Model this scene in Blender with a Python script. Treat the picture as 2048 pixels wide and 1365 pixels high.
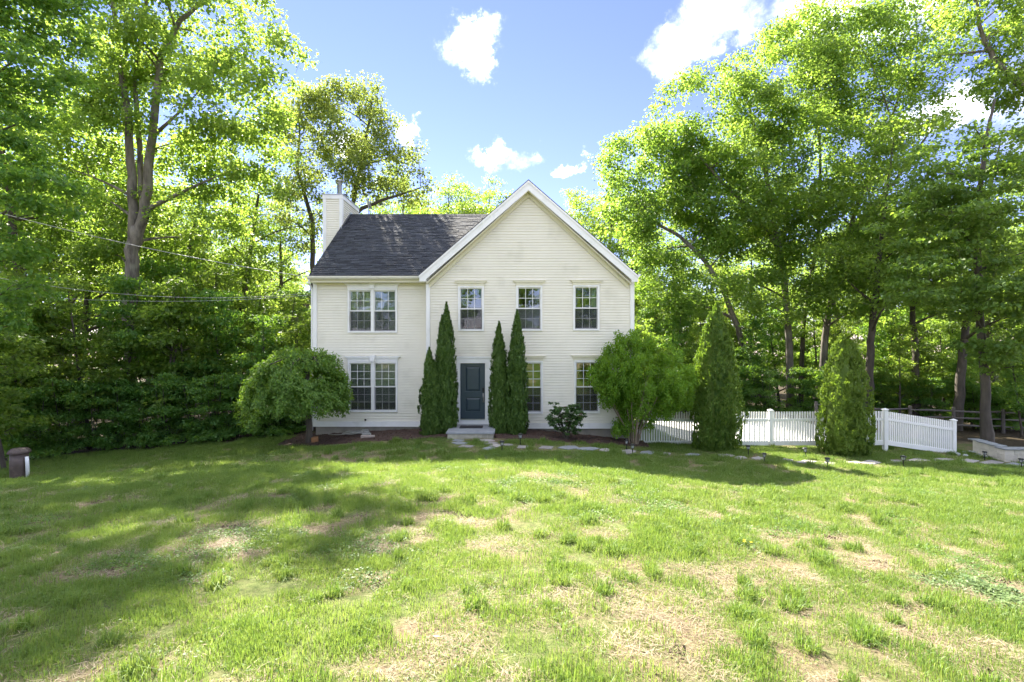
import bpy, math, random
import numpy as np
from mathutils import Vector, Matrix

for o in list(bpy.data.objects):
    bpy.data.objects.remove(o, do_unlink=True)
SC = bpy.context.scene
COL = SC.collection
PI = math.pi

# ------------------------------------------------------------------ camera
F = 990.0            # focal length in photograph pixels (2048 wide)
CZ = 1.75            # eye height above the lawn under the camera
cam_d = bpy.data.cameras.new('camera')
cam = bpy.data.objects.new('camera', cam_d)
COL.objects.link(cam)
cam.location = (0, 0, CZ)
cam.rotation_euler = (PI / 2, 0, 0)
cam_d.sensor_width = 36.0
cam_d.lens = F / 2048 * 36.0
cam_d.clip_start = 0.05
cam_d.clip_end = 2000
SC.camera = cam

# ------------------------------------------------------------------ light
SUN = Vector((-0.55, 1.0, 1.05)).normalized()       # towards the sun: behind the house, to the left
SUN_EL = math.asin(SUN.z)
SUN_AZ = math.atan2(SUN.x, SUN.y)
SKY_STRENGTH = 0.05
world = bpy.data.worlds.new('World')
SC.world = world
world.use_nodes = True
wn, wl = world.node_tree.nodes, world.node_tree.links
wn.clear()
w_out = wn.new('ShaderNodeOutputWorld')
w_bg = wn.new('ShaderNodeBackground')
w_bg.inputs['Strength'].default_value = SKY_STRENGTH
w_sky = wn.new('ShaderNodeTexSky')
w_sky.sky_type = 'NISHITA'
w_sky.sun_disc = False
w_sky.sun_elevation = SUN_EL
w_sky.sun_rotation = SUN_AZ
w_sky.altitude = 100
w_sky.air_density = 0.9
w_sky.dust_density = 0.0
w_sky.ozone_density = 3.5
# clouds: soft cumulus patches by direction, edges broken by noise
w_tc = wn.new('ShaderNodeTexCoord')
def wmath(op, a, b=None, clamp=False):
    n = wn.new('ShaderNodeMath'); n.operation = op; n.use_clamp = clamp
    for i, v in enumerate((a, b)):
        if v is None: continue
        if isinstance(v, (int, float)): n.inputs[i].default_value = v
        else: wl.new(v, n.inputs[i])
    return n.outputs[0]
def wvec(op, a, b):
    n = wn.new('ShaderNodeVectorMath'); n.operation = op
    for i, v in enumerate((a, b)):
        if isinstance(v, (tuple, list)): n.inputs[i].default_value = v
        elif v is not None: wl.new(v, n.inputs[i])
    return n
nz = wn.new('ShaderNodeTexNoise'); nz.inputs['Scale'].default_value = 9.0
nz.inputs['Detail'].default_value = 8.0; nz.inputs['Roughness'].default_value = 0.66
wl.new(w_tc.outputs['Generated'], nz.inputs['Vector'])
nz_c = wvec('SUBTRACT', nz.outputs['Color'], (0.5, 0.5, 0.5))
nz_s = wvec('SCALE', nz_c.outputs[0], None); nz_s.inputs['Scale'].default_value = 0.19
w_dir = wvec('ADD', w_tc.outputs['Generated'], nz_s.outputs[0]).outputs[0]
clouds = [  # (px, py) direction seen in the photograph, half width, half height (radians)
    (945, 70, .075, .050), (975, 120, .040, .045), (1035, 312, .062, .032), (965, 322, .040, .016), (1150, 330, .030, .022),
    (815, 268, .028, .018), (1450, 20, .095, .070), (1365, 90, .060, .050), (1620, 5, .13, .045), (1860, 240, .10, .05), (700, 300, .05, .03),
    (1860, 20, .12, .05)]
cl = []
for (px, py, a, b) in clouds:
    cl.append((Vector(((px - 1024) / F, 1.0, (682.5 - py) / F)).normalized(), a, b))
_r = random.Random(5)
for k in range(34):      # unseen clouds added as fill light, larger than those in view
    az = _r.uniform(1.0, 2 * PI - 1.0) if k < 27 else _r.uniform(-1, 1)
    el = math.asin(_r.uniform(.15, .98)) if k < 27 else _r.uniform(.85, 1.4)
    a = _r.uniform(.24, .6)
    cl.append((Vector((math.sin(az) * math.cos(el), math.cos(az) * math.cos(el), math.sin(el))), a, a * _r.uniform(.45, .7)))
acc = None
for (d, a, b) in cl:
    right = Vector((d.y, -d.x, 0)).normalized(); up = right.cross(d).normalized()
    sub = wvec('SUBTRACT', w_dir, tuple(d)).outputs[0]
    du = wvec('DOT_PRODUCT', sub, tuple(right / a)).outputs['Value']
    dv = wvec('DOT_PRODUCT', sub, tuple(up / b)).outputs['Value']
    dw = wvec('DOT_PRODUCT', sub, tuple(d / 0.3)).outputs['Value']
    q = wmath('ADD', wmath('ADD', wmath('MULTIPLY', du, du), wmath('MULTIPLY', dv, dv)), wmath('MULTIPLY', dw, dw))
    m = wmath('SUBTRACT', 1.0, q, True)
    acc = m if acc is None else wmath('MAXIMUM', acc, m)
cl_r = wn.new('ShaderNodeMapRange'); cl_r.interpolation_type = 'SMOOTHSTEP'; cl_r.inputs['From Max'].default_value = 1.0
wl.new(acc, cl_r.inputs['Value'])
nz2 = wn.new('ShaderNodeTexNoise'); nz2.inputs['Scale'].default_value = 14.0; nz2.inputs['Detail'].default_value = 7.0; nz2.inputs['Roughness'].default_value = .62
wl.new(w_tc.outputs['Generated'], nz2.inputs['Vector'])
cl_m = wmath('POWER', wmath('MULTIPLY', cl_r.outputs[0], wmath('SUBTRACT', wmath('MULTIPLY', nz2.outputs[0], 2.2), .35, True), True), 3.0)
w_mix = wn.new('ShaderNodeMix'); w_mix.data_type = 'RGBA'
wl.new(cl_m, w_mix.inputs['Factor'])
w_tint = wn.new('ShaderNodeMix'); w_tint.data_type = 'RGBA'; w_tint.blend_type = 'MULTIPLY'
w_tint.inputs['Factor'].default_value = 1.0; w_tint.inputs['B'].default_value = (.90, .72, .92, 1)
wl.new(w_sky.outputs[0], w_tint.inputs['A'])
wl.new(w_tint.outputs['Result'], w_mix.inputs['A'])
w_mix.inputs['B'].default_value = (19.0, 19.2, 19.6, 1)
wl.new(w_mix.outputs['Result'], w_bg.inputs['Color'])
wl.new(w_bg.outputs[0], w_out.inputs[0])

sun_d = bpy.data.lights.new('sun', 'SUN')
sun_d.energy = 4.2
sun_d.angle = math.radians(0.55)
sun_d.color = (1.0, 0.93, 0.80)
sun = bpy.data.objects.new('sun', sun_d)
COL.objects.link(sun)
sun.rotation_euler = SUN.to_track_quat('Z', 'Y').to_euler()
sun.location = (0, 0, 40)

SC.view_settings.view_transform = 'Standard'
SC.view_settings.look = 'None'
SC.view_settings.gamma = 1.0
SC.view_settings.use_curve_mapping = False
SC.view_settings.exposure = 2.78
SC.cycles.max_bounces = 7
SC.cycles.diffuse_bounces = 4
SC.cycles.glossy_bounces = 3
SC.cycles.transmission_bounces = 5
SC.cycles.transparent_max_bounces = 8
SC.cycles.caustics_reflective = False
SC.cycles.caustics_refractive = False
SC.cycles.use_adaptive_sampling = True
SC.cycles.adaptive_threshold = 0.015
SC.cycles.use_denoising = True

# ------------------------------------------------------------------ noise and terrain
def _hash(ix, iy, s):
    h = (ix.astype(np.int64) * 374761393 + iy.astype(np.int64) * 668265263 + s * 1442695041) & 0xffffffff
    h = ((h ^ (h >> 13)) * 1274126177) & 0xffffffff
    return ((h ^ (h >> 16)) & 0xffffff) / float(0xffffff)
def vnoise(x, y, s=0):
    x = np.asarray(x, float); y = np.asarray(y, float)
    ix, iy = np.floor(x), np.floor(y); fx, fy = x - ix, y - iy
    fx = fx * fx * (3 - 2 * fx); fy = fy * fy * (3 - 2 * fy)
    a = _hash(ix, iy, s); b = _hash(ix + 1, iy, s); c = _hash(ix, iy + 1, s); d = _hash(ix + 1, iy + 1, s)
    return (a * (1 - fx) + b * fx) * (1 - fy) + (c * (1 - fx) + d * fx) * fy
def fbm(x, y, s=0, o=4):
    v = 0; a = .5; t = 0
    for k in range(o):
        v = v + a * vnoise(x * 2 ** k, y * 2 ** k, s + k * 17); t += a; a *= .5
    return v / t
TX = [-200, -60, -30, -13.5, -8.2, -7, -4, -1, 1, 4, 5, 9.6, 13.8, 17, 30, 60, 200]
TZ = [5.0, 2.6, 1.5, .82, .42, .28, .1, 0, .05, .36, .5, .66, .74, .98, 1.6, 2.6, 5.0]
def terrain(x, y):
    x = np.asarray(x, float); y = np.asarray(y, float)
    prof = np.interp(y, [-200, -30, -8, 0, 5, 9.4, 11.2, 12.9, 14.2, 16.2, 17.4, 19, 30, 60, 200], [1.5, 0.9, 0.35, 0, -.42, -.82, -1.10, -1.35, -1.42, -1.46, -1.5, -1.5, -1.7, -2.6, -6.0])
    w = np.interp(y, [-20, 0, 12, 16, 60], [.15, .25, .68, 1, 1])
    near = np.exp(-((y - 8) / 9.0) ** 2)
    bump = (fbm(x * .35, y * .35, 3, 3) - .5) * .16 * near + (fbm(x * 1.7, y * 1.7, 9, 2) - .5) * .035 * near
    return prof - np.interp(x, TX, TZ) * w + bump
def tz(x, y): return float(terrain(x, y))
def W(px, py, Y):          # photograph pixel at depth Y -> world point
    return Vector(((px - 1024) / F * Y, Y, CZ + (682.5 - py) / F * Y))
def G(px, py):             # photograph pixel -> point where that line of sight meets the lawn
    ys = np.linspace(1.5, 60, 3000)
    d = CZ + (682.5 - py) / F * ys - terrain((px - 1024) / F * ys, ys)
    k = int(np.argmax(d < 0))
    y = ys[k]
    return Vector(((px - 1024) / F * y, y, tz((px - 1024) / F * y, y)))

# ------------------------------------------------------------------ materials
MATS = {}
def newmat(name):
    m = bpy.data.materials.new(name); m.use_nodes = True
    m.node_tree.nodes.clear(); MATS[name] = m
    return m, m.node_tree.nodes, m.node_tree.links
def ramp(n, stops):
    r = n.new('ShaderNodeValToRGB')
    e = r.color_ramp.elements
    while len(e) < len(stops): e.new(0.5)
    for i, (p, c) in enumerate(stops):
        e[i].position = p; e[i].color = (*c, 1)
    return r
def surf(name, c1, c2=None, rough=.6, scale=8, detail=4, bump=0.0, bscale=None, metal=0.0, spec=.5, stretch=(1, 1, 1), objrand=0.0, wear=None):
    m, n, l = newmat(name)
    out = n.new('ShaderNodeOutputMaterial'); p = n.new('ShaderNodeBsdfPrincipled')
    p.inputs['Roughness'].default_value = rough; p.inputs['Metallic'].default_value = metal
    p.inputs['Specular IOR Level'].default_value = spec
    l.new(p.outputs[0], out.inputs[0])
    tc = n.new('ShaderNodeTexCoord'); mp = n.new('ShaderNodeMapping'); mp.inputs['Scale'].default_value = stretch
    l.new(tc.outputs['Object'], mp.inputs[0])
    nzz = n.new('ShaderNodeTexNoise'); nzz.inputs['Scale'].default_value = scale; nzz.inputs['Detail'].default_value = detail
    nzz.inputs['Roughness'].default_value = .6
    l.new(mp.outputs[0], nzz.inputs['Vector'])
    r = ramp(n, [(.3, c1), (.7, c2 or c1)])
    l.new(nzz.outputs[0], r.inputs[0])
    col = r.outputs[0]
    if wear:
        n2 = n.new('ShaderNodeTexNoise'); n2.inputs['Scale'].default_value = wear[1]; n2.inputs['Detail'].default_value = 6
        l.new(mp.outputs[0], n2.inputs['Vector'])
        r2 = ramp(n, [(.55, (0, 0, 0)), (.72, (1, 1, 1))]); l.new(n2.outputs[0], r2.inputs[0])
        mx = n.new('ShaderNodeMix'); mx.data_type = 'RGBA'
        fm = n.new('ShaderNodeMath'); fm.operation = 'MULTIPLY'; fm.inputs[1].default_value = wear[2]
        l.new(r2.outputs[0], fm.inputs[0]); l.new(fm.outputs[0], mx.inputs['Factor'])
        l.new(col, mx.inputs['A']); mx.inputs['B'].default_value = (*wear[0], 1); col = mx.outputs['Result']
    if objrand:
        oi = n.new('ShaderNodeObjectInfo'); ge = n.new('ShaderNodeNewGeometry')
        ad = n.new('ShaderNodeMath'); ad.operation = 'ADD'; l.new(oi.outputs['Random'], ad.inputs[0]); l.new(ge.outputs['Random Per Island'], ad.inputs[1])
        fr = n.new('ShaderNodeMath'); fr.operation = 'FRACT'; l.new(ad.outputs[0], fr.inputs[0])
        mr = n.new('ShaderNodeMapRange'); l.new(fr.outputs[0], mr.inputs[0])
        mr.inputs['To Min'].default_value = 1 - objrand; mr.inputs['To Max'].default_value = 1 + objrand
        hs = n.new('ShaderNodeHueSaturation'); l.new(mr.outputs[0], hs.inputs['Value']); l.new(col, hs.inputs['Color']); col = hs.outputs[0]
    l.new(col, p.inputs['Base Color'])
    if bump:
        nb = n.new('ShaderNodeTexNoise'); nb.inputs['Scale'].default_value = bscale or scale * 4; nb.inputs['Detail'].default_value = 5
        l.new(mp.outputs[0], nb.inputs['Vector'])
        b = n.new('ShaderNodeBump'); b.inputs['Strength'].default_value = bump; b.inputs['Distance'].default_value = .02
        l.new(nb.outputs[0], b.inputs['Height']); l.new(b.outputs[0], p.inputs['Normal'])
    return m
def leafmat(name, ca, cb, ta, tb, fac=.45, rough=.5):
    m, n, l = newmat(name)
    out = n.new('ShaderNodeOutputMaterial'); p = n.new('ShaderNodeBsdfPrincipled'); t = n.new('ShaderNodeBsdfTranslucent')
    p.inputs['Roughness'].default_value = rough; p.inputs['Specular IOR Level'].default_value = .35
    mx = n.new('ShaderNodeMixShader'); mx.inputs[0].default_value = fac
    l.new(p.outputs[0], mx.inputs[1]); l.new(t.outputs[0], mx.inputs[2]); l.new(mx.outputs[0], out.inputs[0])
    ge = n.new('ShaderNodeNewGeometry'); oi = n.new('ShaderNodeObjectInfo')
    a = n.new('ShaderNodeMath'); a.operation = 'MULTIPLY'; a.inputs[1].default_value = .35; l.new(oi.outputs['Random'], a.inputs[0])
    b = n.new('ShaderNodeMath'); b.operation = 'MULTIPLY_ADD'; b.inputs[1].default_value = .65
    l.new(ge.outputs['Random Per Island'], b.inputs[0]); l.new(a.outputs[0], b.inputs[2])
    r1 = ramp(n, [(0, ca), (1, cb)]); r2 = ramp(n, [(0, ta), (1, tb)])
    l.new(b.outputs[0], r1.inputs[0]); l.new(b.outputs[0], r2.inputs[0])
    l.new(r1.outputs[0], p.inputs['Base Color']); l.new(r2.outputs[0], t.inputs['Color'])
    return m

siding_m = surf('vinyl_siding', (.725, .695, .575), (.765, .735, .62), rough=.45, scale=1.5, wear=((.55, .53, .42), 1.2, .45))
white_m = surf('white_vinyl', (.80, .80, .78), (.76, .76, .73), rough=.4, scale=3, wear=((.52, .54, .45), 2.2, .38))
cream_m = surf('cream_trim', (.70, .67, .52), (.66, .63, .47), rough=.5, scale=6)
gutter_m = surf('gutter_paint', (.68, .66, .55), (.58, .56, .46), rough=.4, scale=4, stretch=(1, 1, 6), wear=((.40, .38, .30), 5, .4))
shingle_m = surf('asphalt_shingle', (.020, .023, .028), (.046, .051, .059), rough=.85, scale=40, detail=3, bump=.5, bscale=160, objrand=.38, spec=.25)
roofdeck_m = surf('roof_edge', (.03, .03, .032), (.05, .05, .05), rough=.9)
found_m = surf('concrete_foundation', (.30, .275, .23), (.22, .20, .165), rough=.9, scale=3, bump=.3, wear=((.16, .15, .12), 2, .6))
door_m = surf('slate_blue_paint', (.026, .046, .064), (.030, .053, .072), rough=.35, scale=2)
black_m = surf('black_metal', (.02, .02, .022), (.03, .03, .03), rough=.4, metal=.5)
silver_m = surf('brushed_metal', (.62, .60, .56), (.50, .49, .46), rough=.28, metal=1.0, scale=20)
galv_m = surf('galvanised_flue', (.55, .56, .57), (.42, .43, .44), rough=.35, metal=.9, scale=10)
dishgrey_m = surf('dish_grey', (.42, .43, .45), (.36, .37, .39), rough=.5)
bluestone_m = surf('bluestone', (.19, .205, .215), (.26, .275, .28), rough=.7, scale=6, bump=.25, objrand=.10)
flag_m = surf('flagstone', (.24, .22, .205), (.33, .31, .29), rough=.8, scale=7, bump=.4, objrand=.22, wear=((.30, .24, .20), 4, .6))
stone_m = surf('stone_facing', (.36, .34, .27), (.27, .26, .21), rough=.85, scale=7, bump=.6, objrand=.2)
block_m = surf('cast_stone_block', (.56, .52, .44), (.47, .43, .36), rough=.85, scale=6, bump=.5, objrand=.1)
patio_m = surf('patio_concrete', (.62, .60, .56), (.54, .52, .48), rough=.85, scale=3, bump=.2)
mulch_m = surf('bark_mulch', (.040, .022, .015), (.075, .042, .028), rough=.95, scale=30, bump=.8, bscale=90)
chip_m = surf('mulch_chip', (.05, .027, .018), (.11, .062, .04), rough=.9, scale=12, objrand=.5)
rubber_m = surf('mat_rubber', (.02, .02, .02), (.035, .035, .035), rough=.9, scale=60, bump=.4)
hose_m = surf('garden_hose', (.30, .29, .26), (.22, .22, .19), rough=.5)
paver_m = surf('clay_paver', (.36, .29, .25), (.44, .38, .32), rough=.9, scale=14, bump=.4, objrand=.15)
greypaver_m = surf('grey_paver', (.34, .35, .32), (.26, .27, .25), rough=.9, scale=14, bump=.4, objrand=.1)
bin_m = surf('brown_plastic', (.060, .042, .036), (.085, .062, .054), rough=.55, scale=5, wear=((.16, .12, .10), 6, .5))
pipe_m = surf('white_pipe', (.70, .72, .74), (.62, .64, .66), rough=.4)
wire_m = surf('cable_sheath', (.36, .36, .35), (.30, .30, .30), rough=.5)
oldwood_m = surf('weathered_rail', (.08, .07, .06), (.14, .125, .11), rough=.9, scale=5, stretch=(.3, 1, 1), bump=.5)
bark_m = surf('bark_grey', (.05, .043, .034), (.20, .178, .148), rough=.95, scale=5, stretch=(1, 1, .25), bump=.9, bscale=14, wear=((.27, .27, .20), 3.0, .6))
barkd_m = surf('bark_dark', (.045, .038, .03), (.10, .085, .068), rough=.95, scale=6, stretch=(1, 1, .25), bump=.9, bscale=16)
twig_m = surf('stem_tan', (.16, .125, .085), (.25, .20, .14), rough=.9, scale=9)
room_m = surf('room_paint', (.16, .15, .13), (.18, .17, .14), rough=.9)
ybacking_m = surf('yellow_backing_tint', (.62, .52, .12), (.58, .47, .10), rough=.9)  # yellow for the surfaces behind the lower right windows
blind_m = surf('window_blind', (.74, .74, .66), (.68, .68, .60), rough=.8, scale=2)
curtain_m = surf('sheer_curtain', (.60, .60, .56), (.5, .5, .46), rough=.9)
rust_m = surf('rusty_block', (.30, .15, .06), (.20, .10, .045), rough=.9, scale=8, bump=.4)
lens_m = surf('lamp_lens', (.40, .42, .42), (.34, .36, .36), rough=.15)
gravel_m = surf('grey_stone', (.36, .37, .40), (.46, .46, .48), rough=.8, scale=6, objrand=.3)

def glassmat():
    m, n, l = newmat('window_glass')
    out = n.new('ShaderNodeOutputMaterial'); g = n.new('ShaderNodeBsdfGlossy'); t = n.new('ShaderNodeBsdfTransparent')
    g.inputs['Roughness'].default_value = .015; g.inputs['Color'].default_value = (.93, .97, 1, 1); t.inputs['Color'].default_value = (.82, .86, .84, 1)
    fr = n.new('ShaderNodeFresnel'); fr.inputs['IOR'].default_value = 1.5
    mm = n.new('ShaderNodeMath'); mm.operation = 'MULTIPLY_ADD'; mm.inputs[1].default_value = 1.8; mm.inputs[2].default_value = .05; mm.use_clamp = True
    tc = n.new('ShaderNodeTexCoord'); nb = n.new('ShaderNodeTexNoise'); nb.inputs['Scale'].default_value = 2.5
    l.new(tc.outputs['Object'], nb.inputs['Vector'])
    b = n.new('ShaderNodeBump'); b.inputs['Strength'].default_value = .03; b.inputs['Distance'].default_value = .05
    l.new(nb.outputs[0], b.inputs['Height']); l.new(b.outputs[0], g.inputs['Normal'])
    l.new(fr.outputs[0], mm.inputs[0])
    x = n.new('ShaderNodeMixShader'); l.new(mm.outputs[0], x.inputs[0]); l.new(t.outputs[0], x.inputs[1]); l.new(g.outputs[0], x.inputs[2])
    l.new(x.outputs[0], out.inputs[0])
    return m
glass_m = glassmat()
def screenmat():
    m, n, l = newmat('insect_mesh')
    out = n.new('ShaderNodeOutputMaterial'); d = n.new('ShaderNodeBsdfDiffuse'); t = n.new('ShaderNodeBsdfTransparent'); x = n.new('ShaderNodeMixShader')
    d.inputs['Color'].default_value = (.07, .075, .08, 1); x.inputs[0].default_value = .28
    l.new(t.outputs[0], x.inputs[1]); l.new(d.outputs[0], x.inputs[2]); l.new(x.outputs[0], out.inputs[0])
    return m
screen_m = screenmat()

maple_l = leafmat('maple_leaf', (.062, .13, .022), (.125, .20, .04), (.26, .45, .045), (.48, .62, .09), .50)
oak_l = leafmat('oak_leaf', (.08, .13, .03), (.145, .18, .05), (.28, .38, .05), (.46, .52, .10), .48)
dark_l = leafmat('deep_green_leaf', (.052, .118, .026), (.105, .17, .04), (.15, .32, .03), (.36, .51, .06), .48)
wood_l = leafmat('woodland_leaf', (.06, .115, .018), (.11, .17, .035), (.26, .44, .04), (.48, .61, .085), .50)
under_l = leafmat('understory_leaf', (.045, .125, .026), (.095, .19, .042), (.17, .38, .03), (.42, .60, .06), .46)
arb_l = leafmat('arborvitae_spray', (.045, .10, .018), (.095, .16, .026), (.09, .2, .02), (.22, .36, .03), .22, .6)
arby_l = leafmat('sunlit_tint_arborvitae_spray', (.065, .135, .020), (.135, .195, .034), (.16, .32, .022), (.36, .50, .045), .36, .6)  # brighter copy of the spray material, sunlight put into its colours
cherry_l = leafmat('weeping_leaf', (.075, .165, .025), (.15, .24, .042), (.20, .39, .028), (.43, .55, .055), .40)
bush_l = leafmat('shrub_leaf', (.075, .18, .014), (.14, .26, .024), (.24, .46, .02), (.45, .62, .04), .40)
rhodo_l = leafmat('rhododendron_leaf', (.05, .12, .03), (.095, .17, .05), (.10, .22, .02), (.15, .24, .05), .25, .35)
bud_l = leafmat('spent_bloom', (.16, .07, .05), (.22, .12, .09), (.2, .1, .06), (.25, .13, .1), .3)
blade_l = leafmat('grass_blade', (.07, .145, .022), (.155, .23, .048), (.17, .31, .03), (.37, .45, .09), .40)
thin_l = leafmat('thin_grass_blade', (.12, .175, .038), (.25, .28, .095), (.26, .36, .045), (.46, .50, .11), .38)
straw_l = leafmat('dead_grass_straw', (.12, .085, .05), (.46, .385, .265), (.26, .2, .1), (.42, .34, .2), .22, .8)
clover_l = leafmat('clover_leaf', (.065, .14, .026), (.115, .19, .045), (.16, .31, .035), (.3, .42, .06), .38)
weed_l = leafmat('grey_green_leaf', (.085, .145, .045), (.15, .205, .075), (.16, .23, .07), (.24, .32, .12), .28)
deadleaf_l = leafmat('fallen_leaf', (.16, .10, .05), (.32, .24, .14), (.2, .12, .05), (.3, .2, .1), .25)
clod_m = surf('soil_clod', (.10, .072, .045), (.19, .14, .09), rough=.95, scale=20)
petal_l = leafmat('yellow_petal', (.70, .52, .02), (.75, .60, .03), (.7, .5, .02), (.7, .55, .03), .3)

# ------------------------------------------------------------------ building helpers
class MB:
    def __init__(s): s.v = []; s.f = []
    def add(s, vs, fs):
        o = len(s.v); s.v += [tuple(p) for p in vs]; s.f += [tuple(i + o for i in f) for f in fs]; return s
    def box(s, x0, x1, y0, y1, z0, z1):
        return s.add([(x0, y0, z0), (x1, y0, z0), (x1, y1, z0), (x0, y1, z0), (x0, y0, z1), (x1, y0, z1), (x1, y1, z1), (x0, y1, z1)],
                     [(0, 3, 2, 1), (4, 5, 6, 7), (0, 1, 5, 4), (1, 2, 6, 5), (2, 3, 7, 6), (3, 0, 4, 7)])
    def prism(s, poly, axis, a, b):          # extrude a 2-D polygon along an axis
        def P(u, w, t): return {'x': (t, u, w), 'y': (u, t, w), 'z': (u, w, t)}[axis]
        n = len(poly)
        vs = [P(u, w, a) for u, w in poly] + [P(u, w, b) for u, w in poly]
        return s.add(vs, [tuple(range(n))[::-1], tuple(range(n, 2 * n))] + [(i, (i + 1) % n, n + (i + 1) % n, n + i) for i in range(n)])
    def lathe(s, prof, cx, cy, seg=12, z0=0):
        vs = []
        for (r, z) in prof:
            for k in range(seg):
                a = 2 * PI * k / seg; vs.append((cx + r * math.cos(a), cy + r * math.sin(a), z0 + z))
        fs = []
        for i in range(len(prof) - 1):
            for k in range(seg):
                k2 = (k + 1) % seg
                fs.append((i * seg + k, i * seg + k2, (i + 1) * seg + k2, (i + 1) * seg + k))
        fs.append(tuple(range(seg))[::-1]); fs.append(tuple(range((len(prof) - 1) * seg, len(prof) * seg)))
        return s.add(vs, fs)
    def tube(s, pts, rad, seg=7, cap=True):
        pts = [Vector(p) for p in pts]; n = len(pts)
        if not isinstance(rad, (list, tuple)): rad = [rad] * n
        vs = []; ref = None
        for i in range(n):
            t = (pts[min(i + 1, n - 1)] - pts[max(i - 1, 0)])
            t = t.normalized() if t.length > 1e-9 else Vector((0, 0, 1))
            if ref is None:
                ref = t.orthogonal().normalized()
            ref = (ref - t * ref.dot(t)); ref = ref.normalized() if ref.length > 1e-6 else t.orthogonal().normalized()
            b = t.cross(ref)
            for k in range(seg):
                a = 2 * PI * k / seg; vs.append(pts[i] + (ref * math.cos(a) + b * math.sin(a)) * rad[i])
        fs = []
        for i in range(n - 1):
            for k in range(seg):
                k2 = (k + 1) % seg; fs.append((i * seg + k, i * seg + k2, (i + 1) * seg + k2, (i + 1) * seg + k))
        if cap: fs.append(tuple(range(seg))[::-1]); fs.append(tuple(range((n - 1) * seg, n * seg)))
        return s.add(vs, fs)
    def mesh(s, name, mat, smooth=False):
        me = bpy.data.meshes.new(name); me.from_pydata(s.v, [], s.f); me.update()
        if mat: me.materials.append(mat)
        if smooth: me.polygons.foreach_set('use_smooth', [True] * len(me.polygons))
        return me
    def build(s, name, mat, parent=None, smooth=False, bevel=0):
        return link(name, s.mesh(name, mat, smooth), parent, bevel)
def link(name, me, parent=None, bevel=0):
    o = bpy.data.objects.new(name, me); COL.objects.link(o)
    if parent is not None: o.parent = parent
    if bevel:
        b = o.modifiers.new('bevel', 'BEVEL'); b.width = bevel; b.segments = 2; b.limit_method = 'ANGLE'
    return o
def empty(name, loc=(0, 0, 0), rz=0, parent=None):
    o = bpy.data.objects.new(name, None); COL.objects.link(o); o.location = loc; o.rotation_euler = (0, 0, rz)
    o.empty_display_size = .2
    if parent is not None: o.parent = parent
    return o
def tag(o, label=None, cat=None, group=None, kind=None):
    if label: o['label'] = label
    if cat: o['category'] = cat
    if group: o['group'] = group
    if kind: o['kind'] = kind
    return o
def copy_tree(o, parent=None):
    c = o.copy(); COL.objects.link(c); c.parent = parent
    for ch in [x for x in o.children]: copy_tree(ch, c)
    return c
def fastmesh(name, V, T, mats, smooth=False, midx=None):
    me = bpy.data.meshes.new(name)
    V = np.asarray(V, np.float32); T = np.asarray(T, np.int32)
    me.vertices.add(len(V)); me.vertices.foreach_set('co', V.ravel())
    k = T.shape[1]
    me.loops.add(T.size); me.loops.foreach_set('vertex_index', T.ravel())
    me.polygons.add(len(T)); me.polygons.foreach_set('loop_start', np.arange(0, T.size, k, dtype=np.int32))
    for m in mats: me.materials.append(m)
    if midx is not None: me.polygons.foreach_set('material_index', np.asarray(midx, np.int32))
    if smooth: me.polygons.foreach_set('use_smooth', np.ones(len(T), bool))
    me.update(calc_edges=True)
    return me

# ------------------------------------------------------------------ the ground
def axis(fine0, fine1, step, far0, far1):
    a = list(np.arange(fine0, fine1 + 1e-6, step))
    s = step; p = fine0; lo = []
    while p > far0: s *= 1.25; p -= s; lo.append(p)
    s = step; p = fine1; hi = []
    while p < far1: s *= 1.25; p += s; hi.append(p)
    return np.array(lo[::-1] + a + hi)
def lushness(x, y):
    big = fbm(x * .55 + 7, y * .55, 21, 3); sm = fbm(x * 2.6, y * 2.6 + 4, 33, 3)
    far = np.clip((y - 4.0) / 6.0, 0, 1); left = np.clip((-x - .3 * y + .5) / 3.0, 0, 1)
    v = .30 * big + .70 * sm + .09 * far + .07 * left + .0
    bare = np.exp(-(((x + 6.5) / 4.0) ** 2 + ((y - 14.3) / .9) ** 2))     # less green, straw-coloured strip on the left
    return np.clip((v - .42) / .22, 0, 1) * (1 - .85 * bare)
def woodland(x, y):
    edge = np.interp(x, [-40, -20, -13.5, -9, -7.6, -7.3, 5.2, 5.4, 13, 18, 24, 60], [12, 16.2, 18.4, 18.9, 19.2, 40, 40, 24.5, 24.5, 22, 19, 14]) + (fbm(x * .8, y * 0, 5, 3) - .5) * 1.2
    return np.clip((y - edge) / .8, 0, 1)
gx = axis(-22, 22, .25, -260, 260); gy = axis(0, 24, .25, -60, 320)
XX, YY = np.meshgrid(gx, gy)
ZZ = terrain(XX, YY)
nx, ny = len(gx), len(gy)
idx = np.arange(nx * ny).reshape(ny, nx)
quads = np.stack([idx[:-1, :-1], idx[:-1, 1:], idx[1:, 1:], idx[1:, :-1]], -1).reshape(-1, 4)
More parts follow.
